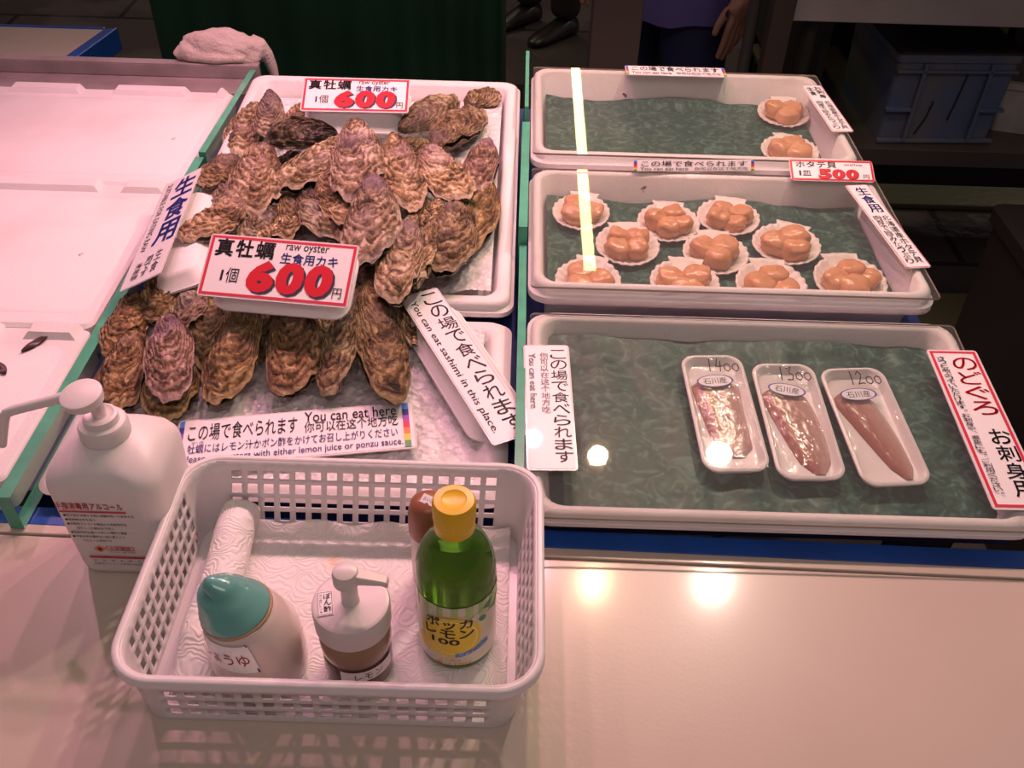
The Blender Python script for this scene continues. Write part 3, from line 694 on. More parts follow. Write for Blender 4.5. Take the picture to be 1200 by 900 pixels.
def build_packs():
    tm = mat('white_fish_tray', (.80, .77, .76), .35)
    fm = mat('fish_flesh', (.50, .20, .16), .22, bump=.12, bscale=90)
    nt = fm.node_tree; b = nt.nodes['Principled BSDF']
    tc = nt.nodes.new('ShaderNodeTexCoord'); sp = nt.nodes.new('ShaderNodeSeparateXYZ'); nt.links.new(tc.outputs['UV'], sp.inputs[0])
    n = nt.nodes.new('ShaderNodeTexNoise'); n.inputs['Scale'].default_value = 14; n.inputs['Detail'].default_value = 6
    mp = nt.nodes.new('ShaderNodeMapping'); mp.inputs['Scale'].default_value = (5, 1.2, 1); nt.links.new(tc.outputs['UV'], mp.inputs[0]); nt.links.new(mp.outputs[0], n.inputs['Vector'])
    ad = nt.nodes.new('ShaderNodeMath'); ad.operation = 'MULTIPLY_ADD'; ad.inputs[1].default_value = .45; nt.links.new(n.outputs['Fac'], ad.inputs[0]); nt.links.new(sp.outputs['X'], ad.inputs[2])
    r = nt.nodes.new('ShaderNodeValToRGB'); e = r.color_ramp.elements
    e[0].position = .2; e[0].color = (.30, .085, .055, 1); e[1].position = 1.0; e[1].color = (.50, .32, .28, 1)
    x = e.new(.5); x.color = (.35, .13, .095, 1); x = e.new(.72); x.color = (.42, .20, .165, 1)
    nt.links.new(ad.outputs[0], r.inputs['Fac']); nt.links.new(r.outputs['Color'], b.inputs['Base Color'])
    st = mat('sticker_paper', (.78, .76, .80), .4)
    B0 = BEDS[0]; z0 = B0.sheet+.0018; n_ = B0.n
    packs = [('1400', (797, 418), (865, 417), (907, 553), (824, 553), 'left'), ('1300', (876, 428), (946, 427), (1000, 564), (915, 561), 'middle'), ('1200', (957, 434), (1029, 431), (1098, 568), (1013, 570), 'right')]
    names = {'left': ('leftmost fish pack, marked 1400, with a bright lamp reflection', 'short reddish fillet in the leftmost pack, marked 1400'),
             'middle': ('middle fish pack, marked 1300, with the fullest fillet', 'long reddish fillet in the middle pack, marked 1300'),
             'right': ('rightmost fish pack, marked 1200, with much white tray showing', 'slim fillet with a pale edge in the rightmost pack, marked 1200')}
    for k, (pr, tl, tr, br, bl, pos) in enumerate(packs):
        q = [B0.at(*v, z0+.013) for v in (tl, tr, br, bl)]
        c = sum(q, Vector())/4; ex = ((q[1]-q[0])+(q[2]-q[3])).normalized(); ey = ((q[0]-q[3])+(q[1]-q[2])); ey = (ey-ex*ey.dot(ex)).normalized()
        w = ((q[1]-q[0]).length+(q[2]-q[3]).length)/2; h = ((q[0]-q[3]).length+(q[1]-q[2]).length)/2
        c = c-n_*.013; mw = Matrix(((ex.x, ey.x, n_.x, c.x), (ex.y, ey.y, n_.y, c.y), (ex.z, ey.z, n_.z, c.z), (0, 0, 0, 1)))
        o = empty('fish_pack', mw=mw)
        X, Y = w/2, h/2; b = MB(); L = []
        for i, zz, rd in ((.008, 0, .014), (.001, .012, .018), (.0, .0125, .018), (.0, .0145, .018), (.0012, .0155, .0175), (.0035, .0155, .016), (.005, .0135, .015), (.008, .0066, .013), (.010, .0056, .012)):
            L.append(rr(-X+i, X-i, -Y+i, Y-i, zz, rd, 7))
        b.loft(L); b.build('tray', tm, o, angle=50)
        b = MB(); b.grid(30, 60, lambda u, v: ((u-.5)*(w-.006), (v-.5)*(h-.006), .0160+.0006*noise.noise(Vector((u*4+k*9, v*7, 2)))*math.sin(PI*u)*math.sin(PI*v)))
        b.v = [(max(-X+.002, min(X-.002, x)), y, z) for x, y, z in b.v]
        film = b.build('cling_film', M['film'], o, angle=180)
        # price strokes on the film
        b = MB()
        for stk in stroke_digits(pr, .0092, .021):
            fine = []
            for a, d in zip(stk, stk[1:]):
                fine += [(a[0]+(d[0]-a[0])*t/4, a[1]+(d[1]-a[1])*t/4, 0) for t in range(4)]
            fine.append((*stk[-1], 0)); b.tube([(x-.008, y+Y-.029, .0173) for x, y, _ in fine], .00065, 6)
        b.build('handwritten_price', M['black'], film)
        # oval origin sticker
        pp = Print(.043, .019)
        pp.disc(.5, .5, .5, .5, 0); pp.disc(.5, .5, .5, .5, 1, inner=.90, rings=1); pp.text('石川産', .18, .25, .82, .76, 2, .004)
        so = pp.build('origin_sticker', [st, M['blue_ink'], M['ink']], film, z0=.0171)
        so.location = (-X+.034, Y-.044, 0); so.rotation_euler = (0, 0, R((4, -12, 2)[k]))
        tag(o, names[pos][0], 'fish pack', 'packs of fish fillet in the front tray')
        # fillet in the tray: its own thing
        shape = [(.70, .0, .52, .0), (.82, -.02, .74, -.04), (.86, -.02, .62, .06)][k]
        b = MB(); uv = []
        len_ = h*(.66, .73, .73)[k]; y1 = Y-.034
        def fil(u, v, k=k):
            t = v                    # 0 tail .. 1 head end
            if k == 0: lft = -.20-.22*t; rgt = .34+.04*t; tailc = .0
            elif k == 1: lft = .00-.46*t**.8; rgt = .34+.10*math.sin(t*2.6)-.16*t*t; tailc = 0
            else: lft = .12-.58*t**.9; rgt = .36+.02*math.sin(t*2.6)-.22*t*t; tailc = 0
            wd = min(1, (t+.02)*7)**.5*min(1, (1.02-t)*9)**.5
            cx = (lft+rgt)/2; x = w*(cx+(u-.5)*(rgt-lft)*wd)
            y = y1-len_*(1-t)
            z = .0066+.0072*(1-(2*u-1)**4)*wd*(.55+.45*t)+.0005*noise.noise(Vector((u*9, v*16, k)))
            return (x, y, max(.0062, z))
        b.grid(22, 50, fil)
        b.grid(22, 50, lambda u, v: (fil(1-u, v)[0], fil(1-u, v)[1], .0060))
        f = b.build('fish_fillet', fm, None, angle=180, mw=mw.copy())
        ul = f.data.uv_layers.new(name='UVMap')
        n0 = 22*50
        for lp in f.data.loops:
            i = lp.vertex_index % n0; u = (i % 22)/21; v = (i//22)/49
            ul.data[lp.index].uv = (u if lp.vertex_index < n0 else 1-u, v)
        tag(f, names[pos][1], 'fish fillet', 'fish fillets in the packs')
# ------------------------------------------------------------------ printed cards
INK = None
def card_frame(tl, tr, br, bl, zt, zb, zr=0):
    if isinstance(zt, Bed): q = [zt.at(*v, zt.lid+.0002) for v in (tl, tr, br, bl)]
    else: q = [P(*tl, zt), P(*tr, zt+zr), P(*br, zb+zr), P(*bl, zb)]
    c = sum(q, Vector())/4; ex = ((q[1]-q[0])+(q[2]-q[3])).normalized(); ey = ((q[0]-q[3])+(q[1]-q[2])); ey = (ey-ex*ey.dot(ex)).normalized(); ez = ex.cross(ey)
    w = ((q[1]-q[0]).length+(q[2]-q[3]).length)/2; h = ((q[0]-q[3]).length+(q[1]-q[2]).length)/2
    return Matrix(((ex.x, ey.x, ez.x, c.x), (ex.y, ey.y, ez.y, c.y), (ex.z, ey.z, ez.z, c.z), (0, 0, 0, 1))), w, h

def card(name, label, cat, tl, tr, br, bl, zt, zb, draw, margin=.004, zr=0, group=None, paper='paper', lam='lam', th=.0012):
    mw, w, h = card_frame(tl, tr, br, bl, zt, zb, zr)
    o = empty(name, mw=mw)
    b = MB(); b.loft([rr(-w/2, w/2, -h/2, h/2, 0, .004, 4), rr(-w/2, w/2, -h/2, h/2, th, .004, 4)]); b.build('laminated_sheet', M[lam], o, smooth=False)
    pw, ph = w-2*margin, h-2*margin
    b = MB(); b.loft([rr(-pw/2, pw/2, -ph/2, ph/2, th, .0004, 1), rr(-pw/2, pw/2, -ph/2, ph/2, th+.0003, .0004, 1)]); pa = b.build('printed_paper', M[paper], o, smooth=False)
    p = Print(pw, ph); draw(p)
    p.build('lettering', INK, pa, z0=th+.0005)
    tag(o, label, cat, group)
    return o, mw, w, h

def foam_stand(label, mw, w, h, dx=0, dy=0, hh=.026, gap=.0015, grow=.008, low_dy=0):
    """small upturned foam tray that props a card"""
    b = MB()
    def lp(i, z, r): return [(x+dx, y+dy, z) for x, y, _ in rr(-w/2-i, w/2+i, -h/2-i, h/2+i, 0, r, 6)]
    b.loft([lp(grow+.003, -gap-hh, .02), lp(grow+.003, -gap-hh+.003, .02), lp(grow, -gap-hh+.004, .02), lp(-.004, -gap-.004, .016), lp(-.008, -gap, .014)])
    o = b.build('foam_prop', M['foam_clean'], angle=50, mw=mw.copy())
    return tag(o, label, 'foam prop', 'small upturned foam trays propping the cards')

def build_cards():
    global INK
    K = ['black', 'blue_ink', 'red_ink', 'red_edge', 'ink', 'orange', 'yellow', 'green_ink', 'purple', 'sky_ink']
    INK = [M[k] for k in K]
    def price(p):
        p.frame(0, 0, 1, 1, .0034, 3)
        p.text('真', .045, .66, .16, .95, 0, .048); p.text('牡', .185, .66, .30, .95, 0, .049); p.text('蠣', .32, .66, .445, .95, 0, .035)
        p.text('raw oyster', .52, .80, .815, .955, 0, .004)
        p.text('生食用カキ', .50, .61, .89, .79, 1, .024)
        p.text('1', .12, .25, .135, .42, 4, .002); p.text('個', .155, .22, .24, .47, 4, .002)
        for i, ch in enumerate('600'):
            u = .30+.197*i
            p.text(ch, u+.018, .06, u+.205, .60, 4, .062, slant=.08); p.text(ch, u, .095, u+.187, .635, 2, .062, slant=.08)
        p.text('円', .895, .10, .955, .27, 4, .004)
    card('price_card', 'red-bordered oyster price card at the back of the rear oyster box', 'price card', (362, 92), (484, 94), (476, 133), (346, 130), .138, .112, price, .0022)
    mw, w, h = card_frame((362, 92), (484, 94), (476, 133), (346, 130), .138, .112)
    foam_stand('small upturned foam tray under the rear oyster price card', mw, w*.86, h, 0, -.004, .030)
    card('price_card', 'large red-bordered oyster price card on the front of the oyster heap', 'price card', (250, 274), (420, 288), (409, 362), (229, 346), .150, .112, price, .0022)
    mw, w, h = card_frame((250, 274), (420, 288), (409, 362), (229, 346), .150, .112)
    foam_stand('small upturned foam tray under the large front oyster price card', mw, w*.80, h*.84, .004, -.001, .022)

    def rainbow(p, u0, u1):
        cols = (9, 1, 8, 2, 5, 6, 7)
        for i, c in enumerate(cols): p.rect(u0, 1-(i+1)/7, u1, 1-i/7, c)
    def long(p):
        rainbow(p, 0, .02); rainbow(p, .957, .985)
        p.text('この場で食べられます', .04, .52, .50, .90, 4, .006)
        p.text('You can eat here', .53, .74, .93, .97, 4, .006)
        p.text('你可以在这个地方吃', .53, .50, .935, .74, 4, .002)
        p.text('牡蠣にはレモン汁かポン酢をかけてお召し上がりください', .045, .25, .93, .45, 1, .004)
        p.text('かき', .06, .46, .11, .51, 4)
        p.text('Please eat oysters with either lemon juice or ponzu sauce.', .03, .02, .95, .20, 1, .004)
    card('notice_card', 'long white notice with coloured ends lying on ice in front of the oysters', 'notice', (201, 497), (486, 470), (487, 527), (211, 548), .0275, .0255, long, .0022)
    def white(p):
        p.vtext('この場で食べられます', .48, .03, .95, .985, 4, .004)
        p.text('You can eat sashimi in this place.', .08, .05, .30, .95, 4, .002, rot=True)
    card('notice_card', 'white upright-lettered notice leaning on foam at the right of the oysters', 'notice', (500, 345), (541, 331), (595, 516), (540, 530), .066, .048, white, .0022)
    mw, w, h = card_frame((500, 345), (541, 331), (595, 516), (540, 530), .066, .048)
    foam_stand('long upturned foam tray under the white notice on the ice', mw, w*1.24, h*.78, .004, .006, .022, grow=.004)
    def side(p):
        p.vtext('生食用', .40, .30, .97, .98, 1, .048)
        p.text('SUITABLE FOR EATING RAW', .10, .30, .26, .97, 4, .002, rot=True)
        for i, t in enumerate(('生食', '用です', '海産物')): p.vtext(t, .66-.24*i, .04, .84-.24*i, .25-.03*i, 4, .01)
    best = 9
    for k in range(60):        # roll of the card about its long side
        zr = .002*k
        q = [P(197, 216, .086), P(234, 199, .086+zr), P(192, 318, .080+zr), P(138, 346, .080)]
        d = abs(((q[1]-q[0])+(q[2]-q[3])).normalized().dot(((q[0]-q[3])+(q[1]-q[2])).normalized()))
        if d < best: best, ZR = d, zr
    card('notice_card', 'slanted card with three big blue characters at the left rim', 'notice', (197, 216), (234, 199), (192, 318), (138, 346), .086, .080, side, .0018, zr=ZR)
    mw, w, h = card_frame((210, 222), (254, 216), (222, 312), (158, 344), .084, .077, ZR*.6)
    foam_stand('slanted upturned foam tray beside the blue-lettered card', mw, w*.92, h*.96, 0, 0, .020, grow=.004)

    z2, z3 = (b.lid+.0002 for b in BEDS[1:]); z1 = BEDS[0]
    def cap(p):
        rainbow(p, 0, .025); rainbow(p, .975, 1)
        p.text('この場で食べられます', .06, .42, .94, .95, 4, .006)
        p.text('You can eat here', .05, .06, .45, .34, 4, .004); p.text('你可以在这个地方吃', .50, .06, .95, .34, 4, .004)
    card('notice_card', 'thin white notice strip on the far edge of the back tray lid', 'notice', (733, 77.5), (850, 81), (850, 91), (733, 88), z3, z3, cap, .001)
    card('notice_card', 'thin white notice strip between the back and middle trays', 'notice', (742, 187), (884, 187.5), (884, 200.5), (742, 201.5), z2+.0145, z2+.0005, cap, .001)
    def left(p):
        p.vtext('この場で食べられます', .58, .04, .96, .97, 4, .004)
        p.vtext('你可以在这个地方吃', .34, .42, .53, .94, 4, .0)
        p.text('You can eat here', .08, .46, .24, .93, 4, .0, rot=True)
    card('notice_card', 'white vertical notice at the left end of the fish tray lid', 'notice', (617, 405), (669, 405.5), (674.5, 552), (613, 552), z1, z1, left, .002)
    def hot(p):
        p.frame(0, 0, 1, 1, .0030, 2)
        p.text('ホタテ貝', .07, .62, .56, .92, 0, .02); p.text('scallop', .66, .72, .88, .86, 4, 0)
        p.text('1', .10, .22, .12, .46, 0, .01); p.text('皿', .14, .22, .24, .46, 0, .01)
        for i, ch in enumerate('500'):
            u = .33+.165*i
            p.text(ch, u+.008, .07, u+.163, .54, 4, .055, slant=.05); p.text(ch, u, .09, u+.155, .57, 2, .055, slant=.05)
        p.text('円', .87, .10, .94, .32, 0, .004)
    card('price_card', 'small red-bordered scallop price card at the middle tray’s back right corner', 'price card', (922, 187.5), (1018, 189.5), (1029, 214.5), (929, 211.5), z2+.016, z2+.0005, hot, .001)
    def raw2(p):
        p.frame(0, 0, 1, 1, .0007, 3)
        p.vtext('生食用', .26, .63, .82, .97, 1, .02)
        p.vtext('北海道産ホタテ貝', .52, .04, .86, .60, 4, .002); p.vtext('肉厚で旨みたっぷり', .14, .03, .46, .60, 4, .002)
    card('notice_card', 'vertical card with blue heading on the right side of the middle tray', 'notice', (1003, 218), (1029, 217), (1077, 314), (1047, 315), z2, z2, raw2, .0012)
    def raw3(p):
        p.frame(0, 0, 1, 1, .0007, 3)
        p.vtext('お刺身', .52, .70, .90, .97, 1, .01); p.vtext('生食', .12, .76, .48, .96, 4, .008)
        p.vtext('北海道産ホタテ貝', .55, .04, .88, .64, 4, .002); p.vtext('肉厚で旨みたっぷり', .14, .03, .46, .64, 4, .002)
    card('notice_card', 'vertical card on the right side of the back scallop tray', 'notice', (945, 101), (969, 101), (993, 155), (968, 155), z3, z3, raw3, .0012)
    def nodo(p):
        p.frame(0, 0, 1, 1, .0034, 3)
        p.vtext('のどぐろ', .40, .55, .92, .96, 2, .012, shear=0)
        p.vtext('お刺身用', .50, .05, .92, .47, 0, .012)
        p.vtext('さっとあぶっていただけます。お刺身や、煮魚にも、ご利用ください。', .10, .05, .27, .96, 4, .01)
    card('price_card', 'red-bordered vertical card at the right end of the fish tray lid', 'notice', (1079, 411), (1138, 411), (1238, 600), (1170, 597), z1, z1, nodo, .0028)
# ------------------------------------------------------------------ basket and what stands in it
def build_basket():
    o = empty('basket', (0, 0, 0)); c = Vector((-.141, .530, 0)); o.location = c
    BR = (-.309, .012, .414, .628, .022); TRm = (-.315, .028, .4045, .6465, .034)
    nx, ny, cs = 17, 12, 6
    def loop(t, z):
        x0, x1, y0, y1, r = (BR[i]+(TRm[i]-BR[i])*t for i in range(5))
        pts = []
        def edge(a, b, n):
            # bar, hole, bar, hole ... bar
            bar = .38/(n+.38); hole = (1-bar*(n+1))/n if False else None
            cell = 1/(n+.36); w_b = .36*cell; w_h = .64*cell; s = 0; ss = [0]
            for k in range(n): ss += [ss[-1]+w_b, ss[-1]+w_b+w_h]
            ss.append(1)
            return [(a[0]+(b[0]-a[0])*q, a[1]+(b[1]-a[1])*q, z) for q in ss]
        def corner(cx, cy, a0): return [(cx+r*math.cos(R(a0+90*k/cs)), cy+r*math.sin(R(a0+90*k/cs)), z) for k in range(1, cs)]
        pts += edge((x0+r, y0), (x1-r, y0), nx); pts += corner(x1-r, y0+r, -90)
        pts += edge((x1, y0+r), (x1, y1-r), ny); pts += corner(x1-r, y1-r, 0)
        pts += edge((x1-r, y1), (x0+r, y1), nx); pts += corner(x0+r, y1-r, 90)
        pts += edge((x0, y1-r), (x0, y0+r), ny); pts += corner(x0+r, y0+r, 180)
        return pts
    def flags():
        f = []
        for n in (nx, ny, nx, ny):
            f += [k % 2 == 1 for k in range(2*n+1)]+[False]*cs
        return f
    zs = [.0008, .010, .0215, .0262, .0377, .0424, .0539, .0586, .0690, .0800]; H = .080
    holes = [False, True, False, True, False, True, False, True, False]
    loops = [loop((z/H), z) for z in zs]; n = len(loops[0]); fl = flags()
    b = MB(); vs = [p for l in loops for p in l]; fs = []
    for a in range(len(zs)-1):
        for i in range(n):
            if holes[a] and i < len(fl) and fl[i]: continue
            j = (i+1) % n; fs.append((a*n+i, a*n+j, (a+1)*n+j, (a+1)*n+i))
    fs.append(tuple(range(n-1, -1, -1)))
    b.add([(x-c.x, y-c.y, z) for x, y, z in vs], fs)
    w = b.build('perforated_body', M['basket'], o, angle=50)
    s = w.modifiers.new('thickness', 'SOLIDIFY'); s.thickness = .0022; s.offset = -1
    # rolled rim
    b = MB(); L = []
    x0, x1, y0, y1, r = TRm
    for i, z in ((-.0022, .0775), (-.001, .0808), (.001, .0818), (.004, .0815), (.0058, .0800), (.0062, .0725), (.0048, .0725), (.0044, .0780), (.001, .0780)):
        L.append([(x-c.x, y-c.y, zz) for x, y, zz in rr(x0-i, x1+i, y0-i, y1+i, z, r+i, 9)])
    b.loft(L, ring=True); b.build('rim', M['basket'], o, angle=50)
    tag(o, 'white perforated plastic basket of condiments on the cream counter', 'basket')

def build_towel():
    m = mat('quilted_paper', (.83, .80, .79), .75)
    nt = m.node_tree; bs = nt.nodes['Principled BSDF']; tc = nt.nodes.new('ShaderNodeTexCoord')
    v = nt.nodes.new('ShaderNodeTexVoronoi'); v.inputs['Scale'].default_value = 30; v.feature = 'SMOOTH_F1'; v.inputs['Smoothness'].default_value = .25
    w = nt.nodes.new('ShaderNodeMath'); w.operation = 'MULTIPLY'; w.inputs[1].default_value = 62; dn = nt.nodes.new('ShaderNodeTexNoise'); dn.inputs['Scale'].default_value = 38; dm = nt.nodes.new('ShaderNodeVectorMath'); dm.operation = 'MULTIPLY_ADD'; dm.inputs[1].default_value = (.030, .030, 0); nt.links.new(tc.outputs['UV'], dn.inputs['Vector']); nt.links.new(dn.outputs['Color'], dm.inputs[0]); nt.links.new(tc.outputs['UV'], dm.inputs[2]); nt.links.new(dm.outputs[0], v.inputs['Vector']); nt.links.new(v.outputs['Distance'], w.inputs[0])
    sn = nt.nodes.new('ShaderNodeMath'); sn.operation = 'SINE'; nt.links.new(w.outputs[0], sn.inputs[0])
    bp = nt.nodes.new('ShaderNodeBump'); bp.inputs['Strength'].default_value = .4; bp.inputs['Distance'].default_value = .0009; nt.links.new(sn.outputs[0], bp.inputs['Height']); nt.links.new(bp.outputs['Normal'], bs.inputs['Normal'])
    # faint tan stain behind the bottles
    mp = nt.nodes.new('ShaderNodeVectorMath'); mp.operation = 'DISTANCE'; mp.inputs[1].default_value = (-.170, .583, 0); nt.links.new(tc.outputs['UV'], mp.inputs[0])
    n = nt.nodes.new('ShaderNodeTexNoise'); n.inputs['Scale'].default_value = 90; nt.links.new(tc.outputs['UV'], n.inputs['Vector'])
    ad = nt.nodes.new('ShaderNodeMath'); ad.operation = 'MULTIPLY_ADD'; ad.inputs[1].default_value = .012; nt.links.new(n.outputs['Fac'], ad.inputs[0]); nt.links.new(mp.outputs['Value'], ad.inputs[2])
    r = nt.nodes.new('ShaderNodeValToRGB'); r.color_ramp.elements[0].position = .006; r.color_ramp.elements[1].position = .017; r.color_ramp.elements[0].color = (.78, .52, .33, 1); r.color_ramp.elements[1].color = (.83, .80, .79, 1)
    nt.links.new(ad.outputs[0], r.inputs['Fac']); nt.links.new(r.outputs['Color'], bs.inputs['Base Color'])
    y0, y1 = .4285, .627; prof = []
    # coil at the left then the flat sheet
    rc, cx, cz = .0200, -.2680, .0250
    for k in range(46):
        a = -PI/2+2*PI*1.35*(1-k/45); rad = rc*(1-.16*(1-k/45)); prof.append((cx+rad*math.cos(PI-a)*1.0, cz+rad*math.sin(a)))
    for k in range(1, 60): prof.append((cx+(.003-cx)*k/59, .0048))
    prof = [(max(x, -.2950), z) for x, z in prof]
    b = MB(); nv = 70; npf = len(prof); uvs = []
    S = [0]
    for a, d in zip(prof, prof[1:]): S.append(S[-1]+math.hypot(d[0]-a[0], d[1]-a[1]))
    def fn(u, v):
        i = round(u*(npf-1)); x, z = prof[i]; y = y0+(y1-y0)*v
        if i < 46:
            f = 1-.55*max(0, .22-v)/.22; z = .005+(z-.005)*f
            x += .0015*math.sin(y*60); z += .0012*math.sin(y*80+i*.4)
        else:
            z += .0006*noise.noise(Vector((x*40, y*40, 1)))+.0005
            if v > .90: z += .012*((v-.90)/.10)**1.5*(1+.3*math.sin(x*90)); y -= .004*((v-.9)/.1)
            if v < .0: pass
        return (x+.141, y-.53, z)
    b.grid(npf, nv, fn)
    o = b.build('paper_towel', m, angle=180); o.location = (-.141, .53, 0)
    ul = o.data.uv_layers.new(name='UVMap')
    for lp in o.data.loops:
        i, j = lp.vertex_index % npf, lp.vertex_index//npf
        ul.data[lp.index].uv = (cx+S[i]-S[46] if i < 46 else prof[i][0], y0+(y1-y0)*j/(nv-1))
    s = o.modifiers.new('thickness', 'SOLIDIFY'); s.thickness = .0007
    tag(o, 'quilted white paper towel lining the basket, rolled along its left side', 'paper towel')

def cyl_map(cx, cy, rad, z0, zh, az, span, taper=None):
    """(u,v) on a cylinder: az = facing angle, span in radians"""
    def fn(u, v, lift):
        a = az+(u-.5)*span; zz = z0+v*zh; rr_ = (taper(zz) if taper else rad)+lift
        return (cx+rr_*math.cos(a), cy+rr_*math.sin(a), zz)
    return fn

def build_lemon():
    c = Vector((-.043, .498, .0066)); o = empty('lemon_juice_bottle', c); o.scale = (1.03, 1.03, 1.06)
    g = bpy.data.materials.new('green_glass'); g.use_nodes = True; nt = g.node_tree; b = nt.nodes['Principled BSDF']
    b.inputs['Base Color'].default_value = (.16, .50, .05, 1); b.inputs['Roughness'].default_value = .05; b.inputs['Transmission Weight'].default_value = .82; b.inputs['IOR'].default_value = 1.3
    lq = mat('lemon_liquid', (.16, .10, .02), .2)
    yc = mat('yellow_cap', (.80, .50, .01), .35)
    rad = .0335
    prof = [(.004, .002), (.029, .0), (.0325, .003), (.0335, .008), (.0335, .098), (.0328, .108), (.0305, .118), (.0265, .128), (.0215, .136), (.0170, .142), (.0150, .147), (.0146, .158)]
    B = MB(); B.lathe(prof, n=56); B.build('glass_body', g, o, angle=60)
    B = MB(); B.lathe([(.003, .003), (.0315, .004), (.0318, .088), (.003, .0885)], n=40); B.build('juice', lq, o, angle=40)
    B = MB(); n = 72; ls = []
    for r_, z in ((.0146, .147), (.0160, .148), (.0163, .150), (.0163, .157), (.0158, .1575), (.0158, .159), (.0166, .1595), (.0168, .176), (.0155, .1785), (.010, .179), (.009, .1782), (.002, .1782)):
        ls.append([((r_+(.0004*math.cos(i*18*2*PI/n*2) if .1595 <= z <= .176 else 0))*math.cos(2*PI*i/n), (r_+(.0004*math.cos(i*36*2*PI/n) if .1595 <= z <= .176 else 0))*math.sin(2*PI*i/n), z) for i in range(n)])
    B.loft(ls); B.build('cap', yc, o, angle=40)
    # paper label wrapped round the body
    lm = mat('lemon_label', (.66, .68, .50), .3, coat=.3); az = R(-89)
    fn = cyl_map(0, 0, rad, .010, .078, az, R(210))
    B = MB(); B.grid(60, 8, lambda u, v: fn(u, v, .0003)); lab = B.build('label', lm, o, angle=180)
    p = Print(.0335*R(210), .078)
    # 0 white 1 yellow 2 green 3 dark 4 blue 5 pale yellow 6 orange 7 light green
    p.rect(0, 0, 1, .30, 0)
    for k in range(10): p.rect(k/10, .80, (k+1)/10, 1.0, 7)
    p.disc(.47, .50, .22, .34, 1, rings=7, n=40); p.disc(.47, .50, .19, .29, 5, rings=2, inner=.93, n=40)
    p.disc(.33, .30, .13, .14, 1, rings=3)
    for (a, d, e_, f_) in ((.60, .80, .82, .98), (.66, .70, .90, .86)):
        p.poly([(a, d), ((a+e_)/2-.01, d+.09), (e_, f_), ((a+e_)/2+.05, d+.03)], 2)
    p.disc(.70, .72, .028, .04, 2)
    p.text('ポッカ', .30, .66, .62, .82, 3, .03); p.text('レモン', .29, .50, .63, .645, 3, .03); p.text('100', .34, .385, .53, .48, 3, .035)
    for k in range(8):
        u = .50+.03*k; v = .16+.10*(k/7)**1.3; p.poly([(u, v), (u+.031, v+.014), (u+.031, v+.074), (u, v+.06)], 4)
    p.text('ビタミンC', .53, .20, .70, .24, 0)
    p.text('レモン果汁', .36, .09, .54, .135, 6, .0); p.text('果汁100%', .36, .02, .62, .075, 6, .004); p.text('450ml', .27, .05, .34, .12, 4)
    p.text('Lemon Juice', .36, .85, .58, .90, 6)
    p.build('label_print', [M['paper'], M['yellow'], M['green_ink'], M['black'], M['sky_ink'], mat('pale_yellow', (.85, .75, .25), .4), M['orange'], mat('pale_green', (.40, .58, .22), .35)], lab, fn=fn, z0=.0005)
    tag(o, 'green glass lemon juice bottle with a yellow cap in the basket', 'bottle')

def build_ponzu():
    c = Vector((-.1285, .468, .0066)); o = empty('pump_jar', c)
    br = mat('brown_jar', (.075, .030, .018), .18, coat=.3); gl = mat('amber_jar', (.30, .19, .12), .2, coat=.4)
    pl = mat('pump_plastic', (.66, .62, .60), .3)
    B = MB(); B.lathe([(.004, .001), (.026, 0), (.0295, .003), (.0300, .010), (.0300, .034), (.0292, .038)], n=48); B.build('jar', br, o, angle=40)
    B = MB(); B.lathe([(.0292, .036), (.0303, .040), (.0308, .046), (.0310, .070), (.029, .073)], n=48); B.build('jar_shoulder', gl, o, angle=40)
    B = MB(); B.lathe([(.0312, .0665), (.0322, .068), (.0325, .074), (.0325, .0910), (.0318, .0932), (.0302, .0940), (.0290, .0941), (.008, .0946), (.002, .0947)], n=56); B.build('lid', pl, o, angle=24)
    B = MB(); B.lathe([(.0078, .0945), (.0072, .098), (.0070, .118), (.0076, .1205)], n=28); B.build('pump_stem', pl, o, angle=40)
    B = MB(); B.lathe([(.0085, .1195), (.0108, .1205), (.0112, .125), (.0110, .131), (.0098, .1345), (.006, .1360), (.001, .1362)], cx=-.001, n=32); B.build('pump_head', pl, o, angle=40)
    B = MB()
    B.loft([[(.006, y, z) for y, z in ((-.006, .1225), (.006, .1225), (.006, .1330), (-.006, .1330))], [(.028, y-.002, z) for y, z in ((-.0048, .1235), (.0048, .1235), (.0048, .1290), (-.0048, .1290))], [(.0335, y-.0025, z) for y, z in ((-.0042, .1205), (.0042, .1205), (.0042, .1275), (-.0042, .1275))]])
    B.build('spout', pl, o, angle=30, bevel=.0012)
    # sticker on the lid and paper tape on the jar
    p = Print(.013, .024)
    p.rect(0, 0, 1, 1, 0); p.frame(.04, .03, .96, .97, .0005, 1); p.vtext('ぽん酢', .42, .12, .88, .92, 1, .02); p.text('ポン酢しょうゆ', .14, .1, .34, .9, 1, 0, rot=True)
    s = p.build('sticker', [M['paper'], M['black']], o, z0=0); s.location = (-.0205, -.004, .0952); s.rotation_euler = (0, 0, R(12))
    fn = cyl_map(0, 0, .0301, .020, .014, R(-62), R(95)); p = Print(.05, .014)
    for k in range(12): p.rect(k/12, 0, (k+1)/12, 1, 0)
    p.text('レモン', .25, .2, .75, .8, 1)
    p.build('paper_tape', [M['paper'], M['ink']], o, fn=fn, z0=.0004)
    tag(o, 'brown pump jar with a pale lid, between the two bottles in the basket', 'pump jar')

